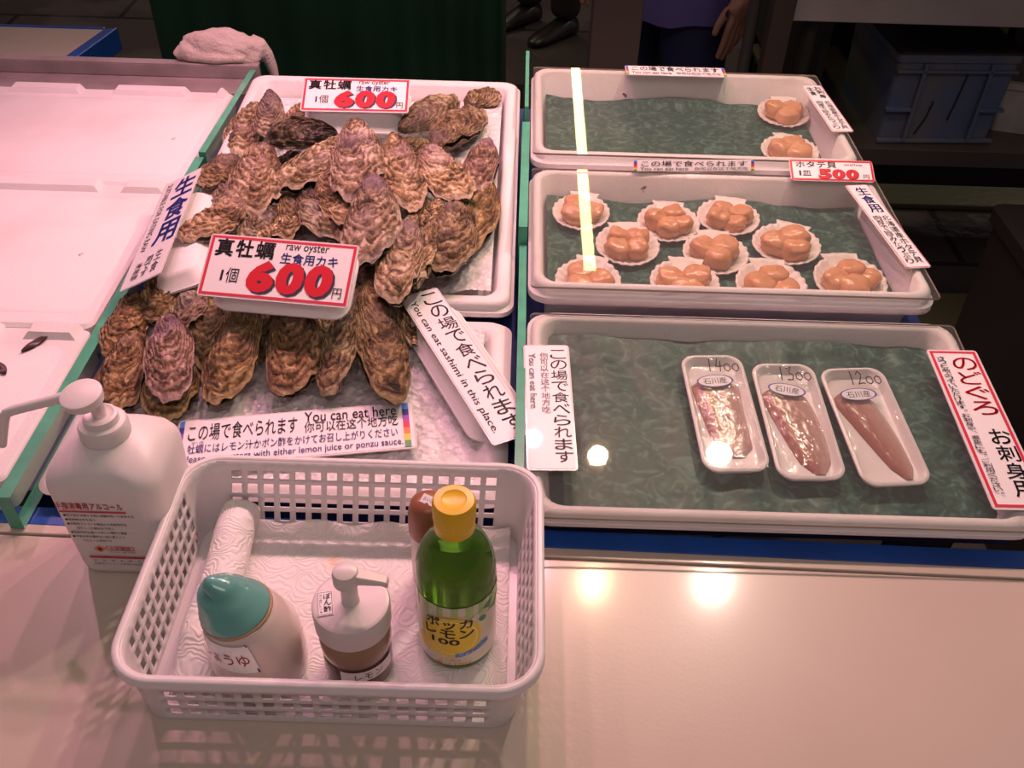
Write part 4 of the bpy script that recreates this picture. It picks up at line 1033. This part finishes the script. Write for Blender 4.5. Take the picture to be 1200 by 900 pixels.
def build_soy():
    c = Vector((-.2135, .462, .0066)); o = empty('soy_sauce_pourer', c)
    body = mat('cream_ceramic', (.66, .56, .51), .16, coat=.5); teal = mat('teal_ceramic', (.13, .39, .35), .14, coat=.6); ring = mat('tan_seam', (.42, .27, .15), .4)
    dk = mat('dark_sauce', (.10, .07, .08), .3)
    # axis leans to the spout: radius and centre per height
    def rad(z):
        pts = [(0, .036), (.006, .0395), (.02, .0408), (.045, .0398), (.07, .0355), (.09, .0292), (.105, .0218), (.116, .0145), (.122, .0085)]
        for (a, ra), (b_, rb) in zip(pts, pts[1:]):
            if a <= z <= b_: t = (z-a)/(b_-a); t = t*t*(3-2*t)*.4+t*.6; return ra+(rb-ra)*t
        return pts[-1][1]
    def cx(z): return -.0 if z < 0 else -.024*max(0, (z-.050)/.072)**1.5
    n = 48
    tilt = lambda a, z: z
    def ringpts(z, off=0, t=1):
        out = []
        for i in range(n):
            a = 2*PI*i/n
            zz = z+t*(-.10*rad(z)*math.cos(a-R(180)))   # cutting plane sloping down toward the spout side
            zz = max(0, zz); r_ = rad(max(0, zz))+off
            out.append((cx(zz)+r_*math.cos(a), r_*math.sin(a), zz))
        return out
    B = MB(); L = [ringpts(z, 0, 0) for z in (0, .003, .006, .012, .02, .03, .04, .05)]
    L += [ringpts(.05+(.086-.05)*k/6, 0, k/6*1.0) for k in range(1, 7)]
    L[0] = [(x*.97, y*.97, 0) for x, y, z in L[0]]
    B.loft(L); B.build('body', body, o, angle=180)
    B = MB(); B.loft([ringpts(.0855, .0002), ringpts(.0862, .0009), ringpts(.0878, .0009), ringpts(.0885, .0002)]); B.build('seam', ring, o, angle=180)
    B = MB(); L = [ringpts(.0882, .0004), ringpts(.090, .0006)]+[ringpts(z, .0004, max(0, 1-(z-.090)/.016)) for z in (.094, .098, .102, .106, .109, .112)]
    tip = [(-.0160, .0128, .1148), (-.0205, .0106, .1185), (-.0250, .0078, .1212), (-.0282, .0054, .1226), (-.0298, .0028, .1230)]
    for x, r_, z in tip:
        L.append([(x+r_*math.cos(2*PI*i/n)*.9, r_*math.sin(2*PI*i/n), z+.004*math.cos(2*PI*i/n)*(1 if x > -.03 else .5)) for i in range(n)])
    B.loft(L); B.build('spout_cap', teal, o, angle=180)
    fn = cyl_map(0, 0, 0, .054, .027, R(-108), R(78), taper=lambda z: rad(z)+.0003); f0 = fn
    def fn(u, v, l): q = f0(u, v, l); return (q[0]+cx(q[2]), q[1], q[2])
    p = Print(.052, .026)
    for k in range(10):
        for j in range(3): p.rect(k/10, j/3, (k+1)/10, (j+1)/3, 0)
    p.text('しょうゆ', .06, .30, .92, .74, 1, .012); p.rect(.97, 0, 1, 1, 2); p.rect(0, .975, 1, 1, 2)
    p.build('name_sticker', [M['paper'], mat('sticker_red', (.30, .03, .03), .4), M['ink']], o, fn=fn, z0=.0004)
    tag(o, 'cream teardrop soy sauce pourer with a teal top in the basket', 'soy sauce pourer')

def build_spice():
    c = Vector((-.072, .566, .0066)); o = empty('spice_jar', c)
    w = mat('jar_white', (.70, .62, .62), .25); cm = mat('brown_cap', (.30, .11, .06), .3)
    B = MB(); B.lathe([(.003, .0005), (.016, 0), (.0185, .003), (.0185, .070), (.0175, .074)], n=40); B.build('jar', w, o, angle=40)
    B = MB(); B.lathe([(.0178, .072), (.0192, .0725), (.0195, .080), (.0188, .098), (.0165, .1075), (.011, .1125), (.004, .114), (.0005, .1142)], n=40); B.build('cap', cm, o, angle=60)
    p = Print(.020, .009); p.rect(0, 0, 1, 1, 0); p.text('おいしい塩', .1, .3, .9, .75, 1)
    s = p.build('sticker', [M['paper'], M['ink']], o, z0=.0003); s.location = (.0035, -.0035, .1140); s.rotation_euler = (R(14), R(4), R(-24))
    tag(o, 'small jar with a rounded brown cap behind the green lemon bottle', 'jar')

def build_sanitizer():
    o = empty('sanitizer_bottle', (-.366, .606, 0)); pm = mat('bottle_plastic', (.76, .72, .71), .38, sss=.1)
    W0, D0 = .100, .088
    def lp(w, d, z, r, dx=0, dy=0): return [(x+dx, y+dy, zz) for x, y, zz in rr(-w/2, w/2, -d/2, d/2, z, r, 7)]
    B = MB()
    B.loft([lp(.086, .076, .0, .014), lp(.094, .084, .003, .016), lp(.097, .088, .010, .017), lp(.1005, .092, .060, .018), lp(.1040, .095, .118, .020), lp(.1030, .094, .124, .021), lp(.098, .090, .131, .023), lp(.082, .076, .1400, .026), lp(.062, .058, .1465, .024), lp(.044, .042, .1500, .0205), lp(.036, .036, .1515, .0178)])
    B.build('bottle_body', pm, o, angle=60)
    B = MB(); n = 60
    ls = []
    for r_, z in ((.0185, .1505), (.0215, .1508), (.0218, .153), (.0215, .164), (.0200, .1665), (.0165, .167), (.0155, .1672), (.0150, .174), (.0125, .175), (.0105, .1735)):
        ls.append([((r_+(.0004*math.cos(i*PI) if .1525 < z < .165 else 0))*math.cos(2*PI*i/n), (r_+(.0004*math.cos(i*PI) if .1525 < z < .165 else 0))*math.sin(2*PI*i/n), z) for i in range(n)])
    B.loft(ls); B.build('collar', pm, o, angle=40)
    B = MB(); B.lathe([(.0062, .172), (.0060, .188), (.0085, .192)], n=24); B.build('pump_stem', pm, o, angle=40)
    hd = Matrix.Translation((-.006, -.004, .1905)) @ Matrix.Rotation(R(-4), 4, 'Y') @ Matrix.Rotation(R(6), 4, 'X')
    B = MB(); B.lathe([(.008, 0), (.0145, .0015), (.0168, .0040), (.0182, .0110), (.0180, .0128), (.0165, .0136), (.0005, .0140)], n=44); h = B.build('pump_head', pm, o, angle=40); h.matrix_local = hd
    B = MB(); pts = [(-.018, -.004, .1985), (-.032, -.0065, .196), (-.052, -.010, .1915), (-.068, -.0125, .1875), (-.0735, -.0135, .1850), (-.0765, -.014, .1805), (-.082, -.015, .166), (-.0885, -.016, .148)]
    B.tube(pts, [.0055, .0048, .0046, .0045, .0045, .0045, .0043, .0040], 14); nz = B.build('nozzle', pm, o, angle=60); nz.parent = h; nz.matrix_parent_inverse = hd.inverted()
    # label on the front face
    p = Print(.076, .088)
    p.text('手指消毒用アルコール', 0, .86, .80, .955, 1, .022)
    p.rect(.02, .815, .82, .84, 1)
    rows = ['●手や指を消毒する時に適量を取って使用する', '●使用後は手を洗う', '●消毒用アルコール製品のため飲用不可', '目に入った時は水で洗う', '●直射日光を避けて涼しい場所で保管', '●子供の手の届かない所に置くこと', 'アルコール専用です']
    for k, t in enumerate(rows):
        p.text(t, .05+.10*(k in (3, 6)), .755-.062*k, .05+.10*(k in (3, 6))+.021*len(t)*1.9, .792-.062*k, 0, .004)
    p.poly([(.24, .275), (.31, .325), (.39, .275), (.31, .225)], 2); p.disc(.315, .275, .026, .024, 3)
    p.frame(.40, .255, .74, .32, .0006, 1); p.text('火気厳禁', .44, .265, .70, .31, 1, .01); p.text('アルコール類 水溶性', .42, .215, .74, .245, 0)
    p.rect(.14, .135, .92, .165, 1); p.text('手指用 アルコール 消毒液', .24, .14, .78, .16, 0)
    for k in range(7): p.text('詰替用容器消毒'[k], .18+.11*k, .085, .215+.11*k, .112, 0)
    p.text('消毒用アルコール専用の詰替容器です', .16, .035, .94, .065, 0)
    def fn(u, v, lift):
        z = .016+.098*v; yf = -(.088+.0070*max(0, (z-.010))/.108)/2
        # the front face is slightly wider at the top
        return (-.038+.076*u-.004, yf-lift, z)
    p.build('printed_label', [M['ink'], mat('label_red', (.60, .03, .05), .4), M['orange'], M['ink']], o, fn=fn, z0=.0007)
    tag(o, 'white alcohol pump bottle with red print standing left of the basket', 'pump bottle')
# ------------------------------------------------------------------ behind the stall
def skin(name, joints, edges, m, parent=None, levels=2, root=0):
    me = bpy.data.meshes.new(name); me.from_pydata([j[:3] for j in joints], edges, []); me.materials.append(m)
    o = bpy.data.objects.new(name, me); C.objects.link(o)
    s = o.modifiers.new('skin', 'SKIN'); s.use_smooth_shade = True; s.branch_smoothing = .4
    sv = me.skin_vertices[0].data if me.skin_vertices else None
    if sv is None:
        bpy.context.view_layer.objects.active = o
        sv = me.skin_vertices[0].data
    for i, j in enumerate(joints):
        r = j[3]; sv[i].radius = r if isinstance(r, tuple) else (r, r); sv[i].use_root = (i == root)
    d = o.modifiers.new('sub', 'SUBSURF'); d.levels = levels; d.render_levels = levels
    if parent: o.parent = parent
    return o

def person(loc, rz, label, top_m, leg_m, skin_m, hair_m, shoe_m, arm_r=(.26, -.02, .80), sleeve=.5, apron=None, hem=None):
    o = empty('person', loc, rz)
    # body: one continuous figure (facing -Y)
    J = []; E_ = []
    def add(x, y, z, r, p=None):
        J.append((x, y, z, r))
        if p is not None: E_.append((p, len(J)-1))
        return len(J)-1
    pel = add(0, 0, .94, (.15, .11)); ab = add(0, 0, 1.10, (.135, .10), pel); ch = add(0, .005, 1.28, (.16, .11), ab); nk0 = add(0, .01, 1.42, (.10, .075), ch); nk = add(0, 0, 1.50, .052, nk0)
    hd0 = add(0, -.015, 1.57, (.066, .075), nk); hd = add(0, -.01, 1.65, (.078, .095), hd0); add(0, -.005, 1.71, (.06, .075), hd)
    for s in (-1, 1):
        hip = add(s*.095, 0, .87, .088, pel); kn = add(s*.105, -.01, .48, .056, hip); an = add(s*.11, .015, .09, .040, kn)
        sh = add(s*.185, .005, 1.38, .062, nk0); el = add(s*.235, .03, 1.10, .043, sh); wr = add(s*.25, -.03, .86, .028, el)
        pm = add(s*.250, -.045, .80, (.020, .036), wr)
        for k, (dy, ln, cu) in enumerate(((-.030, .085, .010), (-.011, .095, .012), (.009, .088, .014), (.027, .070, .014))):
            a = add(s*.250, -.045+dy, .765, .0095, pm); b = add(s*(.250-cu*.5), -.047+dy*1.1, .765-ln*.55, .0085, a); add(s*(.250-cu*1.6), -.047+dy*1.1, .765-ln, .0068, b)
        t = add(s*.240, -.080, .800, .0105, pm); t2 = add(s*.234, -.098, .765, .0090, t); add(s*.230, -.102, .740, .0075, t2)
    skin('body', J, E_, skin_m, o)
    # face and hair
    b = MB(); b.lathe([(.001, 0), (.083, .006), (.094, .05), (.080, .10), (.040, .128), (.001, .135)], n=28, squash=1.15); h = b.build('hair', hair_m, o, angle=180); h.location = (0, .014, 1.635)
    b = MB(); b.loft([[(x*w, y-.01, z) for x, y, z in ((-1, 0, 0), (1, 0, 0), (1, .02, 0), (-1, .02, 0))] for w, y, z in ()] or [[(-.004, -.098, 1.66), (.004, -.098, 1.66), (.004, -.07, 1.66), (-.004, -.07, 1.66)], [(-.014, -.115, 1.615), (.014, -.115, 1.615), (.014, -.07, 1.615), (-.014, -.07, 1.615)]]); b.build('nose', skin_m, o)
    em = hair_m
    for s in (-1, 1):
        b = MB(); b.lathe([(.001, -.006), (.010, -.003), (.010, .003), (.001, .006)], n=12); e = b.build('eye', em, o); e.location = (s*.032, -.098, 1.655)
        b = MB(); b.lathe([(.001, -.02), (.012, -.014), (.016, 0), (.012, .016), (.001, .022)], n=12); e = b.build('ear', skin_m, o); e.location = (s*.088, 0, 1.64); e.scale = (.5, 1, 1.3)
    b = MB(); b.tube([(-.026, -.098, 1.575), (0, -.106, 1.573), (.026, -.098, 1.575)], .005, 8); b.build('mouth', mat('lip', (.35, .12, .10), .5), o)
    # clothes follow the body
    j = [(0, 0, .90, (.195, .150)), (0, 0, 1.08, (.175, .135)), (0, .005, 1.28, (.185, .135)), (0, .01, 1.43, (.125, .095)), (0, .005, 1.475, (.068, .062))]; e = [(0, 1), (1, 2), (2, 3), (3, 4)]
    for s in (-1, 1):
        k = len(j); j += [(s*.19, .005, 1.385, .078), (s*.237, .03, 1.12, .064), (s*.246, -.005, .96, .052)]; e += [(3, k), (k, k+1)] + ([(k+1, k+2)] if sleeve > .6 else [])
        if sleeve <= .6: j.pop()
    if hem:
        b = MB(); b.loft([[(rx*math.cos(2*PI*q/40)*(1+.02*math.sin(q*1.9)), ry*math.sin(2*PI*q/40)*(1+.03*math.sin(q*1.9)), z+.006*math.sin(q*.9)) for q in range(40)] for rx, ry, z in ((.165, .125, 1.04), (.182, .142, .95), (.19, .150, .86), (.195, .155, hem), (.190, .150, hem+.002), (.18, .14, .90))]); b.build('shirt_hem', top_m, o, angle=60)
    skin('shirt', j, e, top_m, o)
    j = [(0, 0, 1.0, (.165, .125)), (0, 0, .90, (.17, .13))]; e = [(0, 1)]
    for s in (-1, 1):
        k = len(j); j += [(s*.10, 0, .80, .105), (s*.108, -.01, .48, .082), (s*.112, .015, .14, .068), (s*.112, .01, .075, .070)]; e += [(1, k), (k, k+1), (k+1, k+2), (k+2, k+3)]
    skin('trousers', j, e, leg_m, o)
    for s in (-1, 1):
        b = MB(); L = []
        for y, w, h_, z in ((.075, .028, .03, .0), (.06, .042, .085, 0), (.0, .046, .095, 0), (-.06, .047, .072, 0), (-.13, .048, .052, 0), (-.175, .040, .040, 0), (-.20, .018, .026, .004)):
            L.append([(s*.113+w*math.cos(a), y, max(.0, (h_)*(.5+.5*math.sin(a))+z)) for a in [2*PI*q/18 for q in range(18)]])
        b.loft(L); b.build('shoe', shoe_m, o, angle=60)
    if apron:
        b = MB(); b.grid(26, 20, lambda u, v: ((u-.5)*.46*(1-.1*v), -.165-.055*math.cos((u-.5)*3.0)+.03+.006*math.sin(u*22)*(1-v), .42+.60*v)); a = b.build('apron', apron, o, angle=180)
        s_ = a.modifiers.new('thickness', 'SOLIDIFY'); s_.thickness = .003
    tag(o, label, 'person')
    return o

def build_people():
    sk = mat('skin', (.45, .23, .16), .5, sss=.15); hair = mat('hair', (.015, .012, .010), .5)
    navy = mat('navy_cloth', (.022, .026, .095), .8, bump=.3, bscale=30); pur = mat('purple_shirt', (.14, .11, .36), .8, bump=.25, bscale=25)
    blk = mat('black_cloth', (.014, .012, .012), .8, bump=.2, bscale=25); shoe = mat('black_leather', (.018, .015, .014), .3)
    p = person((.375, 2.47, FLOOR), R(-48), 'person in a purple shirt and navy trousers standing behind the back tray', pur, navy, sk, hair, shoe, sleeve=.4, hem=.735)
    p.scale = (1, 1, .98)
    person((.095, 4.21, FLOOR), R(-45), 'person in black trousers and black shoes walking far behind the stall', blk, blk, sk, hair, shoe, sleeve=.9)

def offs(b, c): b.v = [(x-c[0], y-c[1], z-c[2]) for x, y, z in b.v]; return b

def build_back():
    # other counter, far left
    o = empty('blue_edged_table', (-1.35, 1.87, FLOOR)); c = (-1.35, 1.87, FLOOR)
    x1, y1 = -.858, 1.962
    b = MB(); b.v = []; 
    b.add([(-1.9, 1.70, -.012), (-.925, 1.70, -.012), (x1-.022, y1, -.012), (-1.9, y1, -.012), (-1.9, 1.70, 0), (-.925, 1.70, 0), (x1-.022, y1, 0), (-1.9, y1, 0)], [(0, 3, 2, 1), (4, 5, 6, 7), (0, 1, 5, 4), (1, 2, 6, 5), (2, 3, 7, 6), (3, 0, 4, 7)])
    offs(b, c).build('tabletop', M['cream'], o, smooth=False)
    b = MB(); b.add([(-.9245, 1.70, -.045), (-.898, 1.70, -.045), (x1+.004, y1+.010, -.045), (x1-.0215, y1, -.045), (-.9245, 1.70, .002), (-.898, 1.70, .002), (x1+.004, y1+.010, .002), (x1-.0215, y1, .002)], [(0, 3, 2, 1), (4, 5, 6, 7), (0, 1, 5, 4), (1, 2, 6, 5), (2, 3, 7, 6), (3, 0, 4, 7)])
    b.box(-1.9, x1-.022, y1+.0005, y1+.011, -.045, .002); offs(b, c).build('edge_trim', M['blue'], o, smooth=False, bevel=.002)
    for x in (-1.85, -.96):
        for y in (1.74, 1.92):
            b = MB(); b.box(x-.02, x+.02, y-.02, y+.02, FLOOR, -.012); offs(b, c).build('leg', M['dark_metal'], o, smooth=False)
    tag(o, 'cream table with blue edging at the far left behind the foam lids', 'table')
    # green cloth over another counter
    gm = mat('green_cloth', (.006, .060, .028), .7, bump=.15, bscale=60, var=.3, vscale=4)
    o = empty('cloth_draped_counter', (-.48, 2.62, FLOOR)); c = (-.48, 2.62, FLOOR)
    b = MB(); b.box(-.88, -.08, 2.33, 2.95, FLOOR, .085); offs(b, c).build('counter_box', M['dark_metal'], o, smooth=False)
    b = MB()
    def fold(u, v):
        x = -.905+.845*u; z = FLOOR+.02+(.09-FLOOR-.02)*v
        y = 2.305-.018*math.sin(u*46+1.6*math.sin(u*7))*(1-.55*v)-.010*math.sin(u*19)*(1-v)
        return (x+.012*(1-v)*math.sin(u*9), y, z)
    b.grid(150, 20, fold)
    b.grid(150, 6, lambda u, v: (fold(u, 1)[0], fold(u, 1)[1]+v*.62, .09+.002*math.sin(v*3)))
    def sidec(u, v): p = fold(1, v); return (p[0]+.012*math.sin(u*30)*(1-v*.6), p[1]+u*.62, p[2])
    b.grid(40, 20, sidec)
    b.grid(40, 20, lambda u, v: (fold(0, v)[0]-.01*math.sin(u*30)*(1-v*.6), fold(0, v)[1]+(1-u)*.62, fold(0, v)[2]))
    cl = offs(b, c).build('cloth', gm, o, angle=180); s = cl.modifiers.new('thickness', 'SOLIDIFY'); s.thickness = .002; s.offset = -1
    tag(o, 'counter draped in a dark green pleated cloth behind the oysters', 'counter')
    # cotton glove-like cloth bundle over the ledge
    wm = mat('cotton_cloth', (.60, .52, .47), .9, bump=.6, bscale=260, var=.12, vscale=20)
    b = MB(); n = 30
    def lump(cx, cy, cz, rx, ry, rz_, sd, ns=18):
        L = []
        for j in range(ns+1):
            th = PI*j/ns; L.append([])
            for i in range(n):
                f = 2*PI*i/n; d = Vector((math.sin(th)*math.cos(f), math.sin(th)*math.sin(f), math.cos(th)))
                w = 1+.22*noise.fractal(d*1.5+Vector((sd, 0, 0)), 1, 2, 3)
                L[-1].append((cx+rx*w*d.x, cy+ry*w*d.y, cz+rz_*w*d.z))
        b.loft(L)
    lump(-.552, 1.672, .084, .066, .030, .034, 3)
    lump(-.505, 1.674, .080, .040, .026, .030, 9)
    lump(-.595, 1.664, .080, .030, .024, .018, 5)
    b.tube([(-.490, 1.675, .094), (-.476, 1.678, .088), (-.466, 1.682, .070), (-.460, 1.684, .045), (-.456, 1.684, .020)], [.016, .015, .012, .010, .006], 12)
    b.tube([(-.622, 1.662, .072), (-.59, 1.650, .076), (-.55, 1.646, .075), (-.50, 1.650, .074)], [.008, .010, .010, .006], 10)
    cc = (-.545, 1.66, .067); cl = offs(b, cc).build('cotton_cloth', wm, angle=180); cl.location = cc
    rm = cl.modifiers.new('merge', 'REMESH'); rm.mode = 'VOXEL'; rm.voxel_size = .0025; rm.use_smooth_shade = True
    tag(cl, 'crumpled off-white cotton cloth lying on the steel ledge', 'cloth')
    # post in front of the person
    pm = mat('brown_grey_panel', (.075, .058, .050), .6, var=.2, vscale=3)
    b = MB(); b.box(.146, .252, 2.00, 2.06, FLOOR, .16); offs(b, (.199, 2.03, FLOOR)); q = b.build('upright_panel', pm, smooth=False, bevel=.004); q.location = (.199, 2.03, FLOOR)
    tag(q, 'narrow brown-grey upright panel left of the person in purple', 'panel')
    # yellow sliver low behind the back tray
    ym = mat('yellow_plastic', (.55, .40, .04), .5)
    b = MB(); b.loft([rr(-.05, .05, -.05, .05, 0, .012), rr(-.055, .055, -.055, .055, .30, .014), rr(-.060, .060, -.060, .060, .302, .016), rr(-.060, .060, -.060, .060, .32, .016), rr(-.050, .050, -.050, .050, .32, .012), rr(-.045, .045, -.045, .045, .05, .01)]); q = b.build('yellow_tub', ym, angle=50); q.location = (.440, 1.90, FLOOR+.0)
    b = None
    tag(q, 'small yellow tub on the floor beside the navy trousers', 'tub'); q.scale = (1, 1, 1.9)
    # steel counter at the right with shelf
    o = empty('steel_counter', (1.35, 2.3, FLOOR)); c = (1.35, 2.3, FLOOR)
    b = MB(); b.box(.553, 2.2, 1.952, 1.962, .064, .20); b.box(.66, 2.2, 1.963, 2.75, .185, .20); offs(b, c).build('counter_apron', M['steel'], o, smooth=False, bevel=.002)
    b = MB(); b.box(.64, 2.2, 2.0, 2.62, -.250, -.236); b.box(.64, 2.2, 1.992, 1.9995, -.272, -.232); offs(b, c).build('shelf', M['dark_metal'] if False else mat('dark_shelf', (.10, .085, .075), .35, metal=.5), o, smooth=False, bevel=.001)
    for x, y in ((.60, 1.985), (.69, 2.68), (2.15, 2.03), (2.15, 2.68)):
        if True:
            b = MB(); b.lathe([(.018, FLOOR), (.018, .064)], cx=x, cy=y, n=16); offs(b, c).build('leg', M['dark_metal'], o)
    b = MB(); b.box(.66, 2.2, 2.70, 2.71, FLOOR+.1, .06); offs(b, c).build('back_panel', M['void'], o, smooth=False)
    b = MB(); b.box(.655, .672, 2.05, 2.69, -.22, .06); offs(b, c).build('end_panel', M['void'], o, smooth=False)
    tag(o, 'steel counter with a dark lower shelf at the back right', 'counter')
    # slim pole left of it
    b = MB(); b.lathe([(.014, 0), (.014, 1.5)], n=16); q = b.build('steel_pole', mat('grey_pole', (.16, .15, .15), .4, metal=.5)); q.location = (.556, 2.16-.02, FLOOR); q.location.y = 2.14
    q.location.x = .515; tag(q, 'slim grey pole between the person’s hand and the steel counter', 'pole')
    b = MB(); b.box(-.022, .022, -.02, .02, 0, 1.2); q = b.build('brown_post', mat('brown_post', (.030, .021, .016), .6), smooth=False, bevel=.002); q.location = (.520, 1.93, FLOOR)
    tag(q, 'dark brown square post under the left end of the steel counter', 'post')
    # blue crate
    cm = mat('worn_blue_crate', (.06, .095, .19), .6, var=.55, vscale=7, bump=.25, bscale=60, col2=(.115, .115, .125)); 
    o = empty('plastic_crate', (.955, 2.19, -.2355), R(3)); X, Y, H = .136, .15, .208
    b = MB(); L = [rr(-X+.006, X-.006, -Y+.006, Y-.006, 0, .012), rr(-X, X, -Y, Y, H-.02, .012), rr(-X-.004, X+.004, -Y-.004, Y+.004, H-.018, .012), rr(-X-.004, X+.004, -Y-.004, Y+.004, H, .012), rr(-X+.010, X-.010, -Y+.010, Y-.010, H, .01), rr(-X+.014, X-.014, -Y+.014, Y-.014, .01, .01)]
    b.loft(L); b.build('shell', cm, o, angle=40)
    b = MB()
    for x in (-.075, .075):
        b.box(x-.004, x+.004, -Y-.010, -Y+.004, .006, H-.02)
    b.box(-X, X, -Y-.010, -Y+.004, H-.040, H-.034)
    for s in (-1, 1): b.box(min(s*.079, s*X), max(s*.079, s*X), -Y-.010, -Y+.004, .078, .085)
    b.box(-X, X, -Y-.008, -Y+.004, .002, .010)
    b.build('ribs', cm, o, smooth=False, bevel=.001)
    b = MB()
    for k, q in enumerate(([(.028, .17), (.022, .10), (.016, .055)], [(-.03, .10), (-.035, .06), (-.05, .02)])):
        b.tube([(x, -Y-.0015+.004*(1-z/H), z) for x, z in q], .0018, 6)
    b.build('cracks', M['void'], o)
    b = MB(); b.loft([rr(-X-.006, X+.006, -Y-.006, Y+.10, H+.0005, .01), rr(-X-.006, X+.006, -Y-.006, Y+.10, H+.006, .01)]); b.build('lid', mat('crate_lid_black', (.012, .011, .012), .5), o, angle=30)
    tag(o, 'worn dark blue plastic crate on the shelf of the steel counter', 'crate')
    # small white box beside it and a made-up tub standing in for a lit green panel
    b = MB(); b.loft([rr(-.09, .09, -.10, .10, 0, .012), rr(-.096, .096, -.106, .106, .105, .012), rr(-.101, .101, -.111, .111, .106, .012), rr(-.101, .101, -.111, .111, .120, .012), rr(-.084, .084, -.094, .094, .120, .01), rr(-.080, .080, -.090, .090, .012, .01)])
    q = b.build('white_box', mat('grimy_foam', (.42, .40, .36), .6, var=.3, vscale=12), angle=40); q.location = (1.235, 2.19, -.2355); q.rotation_euler = (0, 0, R(-14))
    tag(q, 'grimy white foam box on the shelf right of the blue crate', 'box')
    b = MB(); b.loft([rr(-.11, .11, -.05, .05, 0, .01), rr(-.115, .115, -.055, .055, .16, .01), rr(-.10, .10, -.045, .045, .16, .01), rr(-.095, .095, -.04, .04, .01, .01)])
    q = b.build('green_stand_in', mat('lime_panel', (.22, .27, .03), .5), angle=40); q.location = (1.28, 2.52, -.2355); q.scale = (1, 1, 1.7)
    tag(q, 'yellow-green stand-in for a lit panel at the back of the shelf, seen past the crate', 'tub')
    b = MB(); b.box(-.02, .02, -.02, .02, 0, .29); q = b.build('dark_post', M['dark_metal'], smooth=False, bevel=.002); q.location = (1.235, 2.36, -.2355); tag(q, 'short dark post on the shelf behind the white box', 'post')
    b = MB(); b.loft([rr(-.14, .14, -.30, .30, 0, .02), rr(-.15, .15, -.31, .31, .52, .025), rr(-.16, .16, -.32, .32, .53, .025), rr(-.16, .16, -.32, .32, .56, .025), rr(-.14, .14, -.30, .30, .565, .025)])
    q = b.build('dark_block', mat('black_block', (.012, .010, .010), .5), angle=40); q.location = (1.16, 1.45, FLOOR); tag(q, 'black block on the wet floor, standing in for an unidentified dark shape at the right edge', 'dark shape')  # stand-in block filling an unidentified dark area; its form is made up
    # odds on the wet floor
    bm = mat('pale_scrap', (.45, .38, .28), .3)
    b = MB(); b.tube([(0, 0, .01), (.05, .01, .012), (.10, .0, .012), (.12, .04, .012), (.10, .08, .012)], [.008, .010, .010, .009, .006], 8)
    q = b.build('floor_scrap', bm); p = P(1098, 196, FLOOR); q.location = (p.x-.03, p.y, FLOOR); tag(q, 'curled pale scrap lying on the wet floor below the crate', 'scrap')

# ------------------------------------------------------------------ light
def lamp(name, kind, loc, energy, col, **k):
    d = bpy.data.lights.new(name, kind); d.energy = energy; d.color = col
    for a, v in k.items(): setattr(d, a, v)
    o = bpy.data.objects.new(name, d); C.objects.link(o); o.location = loc
    return o
def aim(o, p): o.rotation_euler = (Vector(p)-o.location).to_track_quat('-Z', 'Y').to_euler()

PINK, WARM, WHITE = (1, .41, .54), (1, .66, .36), (1, .76, .62)
def build_lights():
    w = bpy.data.worlds.new('world'); sc.world = w; w.use_nodes = True
    bg = w.node_tree.nodes['Background']; bg.inputs['Color'].default_value = (.85, .62, .62, 1); bg.inputs['Strength'].default_value = .17
    rows = [(.490, 1.385, WHITE, 13, .028), (.205, 1.370, WARM, 9, .022), (.054, 1.41, PINK, 10, .018), (-.22, 1.38, PINK, 10, .014), (-.50, 1.38, PINK, 8, .014), (-.86, 1.36, PINK, 7, .014)]
    for x, y, c, e, r in rows:
        o = lamp('spot', 'SPOT', (x, y, 1.05), e*ENERGY, c, shadow_soft_size=r, spot_size=R(115), spot_blend=.6); aim(o, (x*.8, y-.35, 0))
    o = lamp('tube', 'AREA', (.225, 3.15, 1.02), 2.6*ENERGY, (1, .84, .38), shape='RECTANGLE', size=.036, size_y=1.55)
    # added fill from the customer side, no lamp known there
    o = lamp('front_fill', 'AREA', (.3, -.8, 2.6), 8.5*ENERGY, (1, .80, .72), shape='RECTANGLE', size=2.0, size_y=.6); aim(o, (0, .6, 0))
    # added distant lights, for glints on the wet floor and a faint background
    o = lamp('far', 'AREA', (-1.2, 5.5, 2.4), 10*ENERGY, (1, .75, .65), shape='RECTANGLE', size=1.2, size_y=.3); aim(o, (-1, 3.5, -.8))
    o = lamp('far', 'POINT', (2.9, 4.6, 1.2), 5*ENERGY, (1, .85, .6), shadow_soft_size=.05)
    o = lamp('far', 'SPOT', (-.3, 5.2, 2.3), 10*ENERGY, (1, .8, .75), shadow_soft_size=.1, spot_size=R(70)); aim(o, (.2, 3.8, -.8))

ENERGY = 1.45
sc.view_settings.view_transform = 'Standard'; sc.view_settings.look = 'None'; sc.view_settings.gamma = 1; sc.view_settings.exposure = .06
try: sc.view_settings.use_curve_mapping = False
except Exception: pass
init_mats(); make_camera()
build_setting(); build_tables(); build_foam_lids(); build_scraps(); build_oyster_boxes(); build_glass(); build_trays()
build_oysters(); build_scallops(); build_packs(); build_cards()
build_basket(); build_towel(); build_lemon(); build_ponzu(); build_soy(); build_spice(); build_sanitizer()
build_back(); build_people(); build_lights()
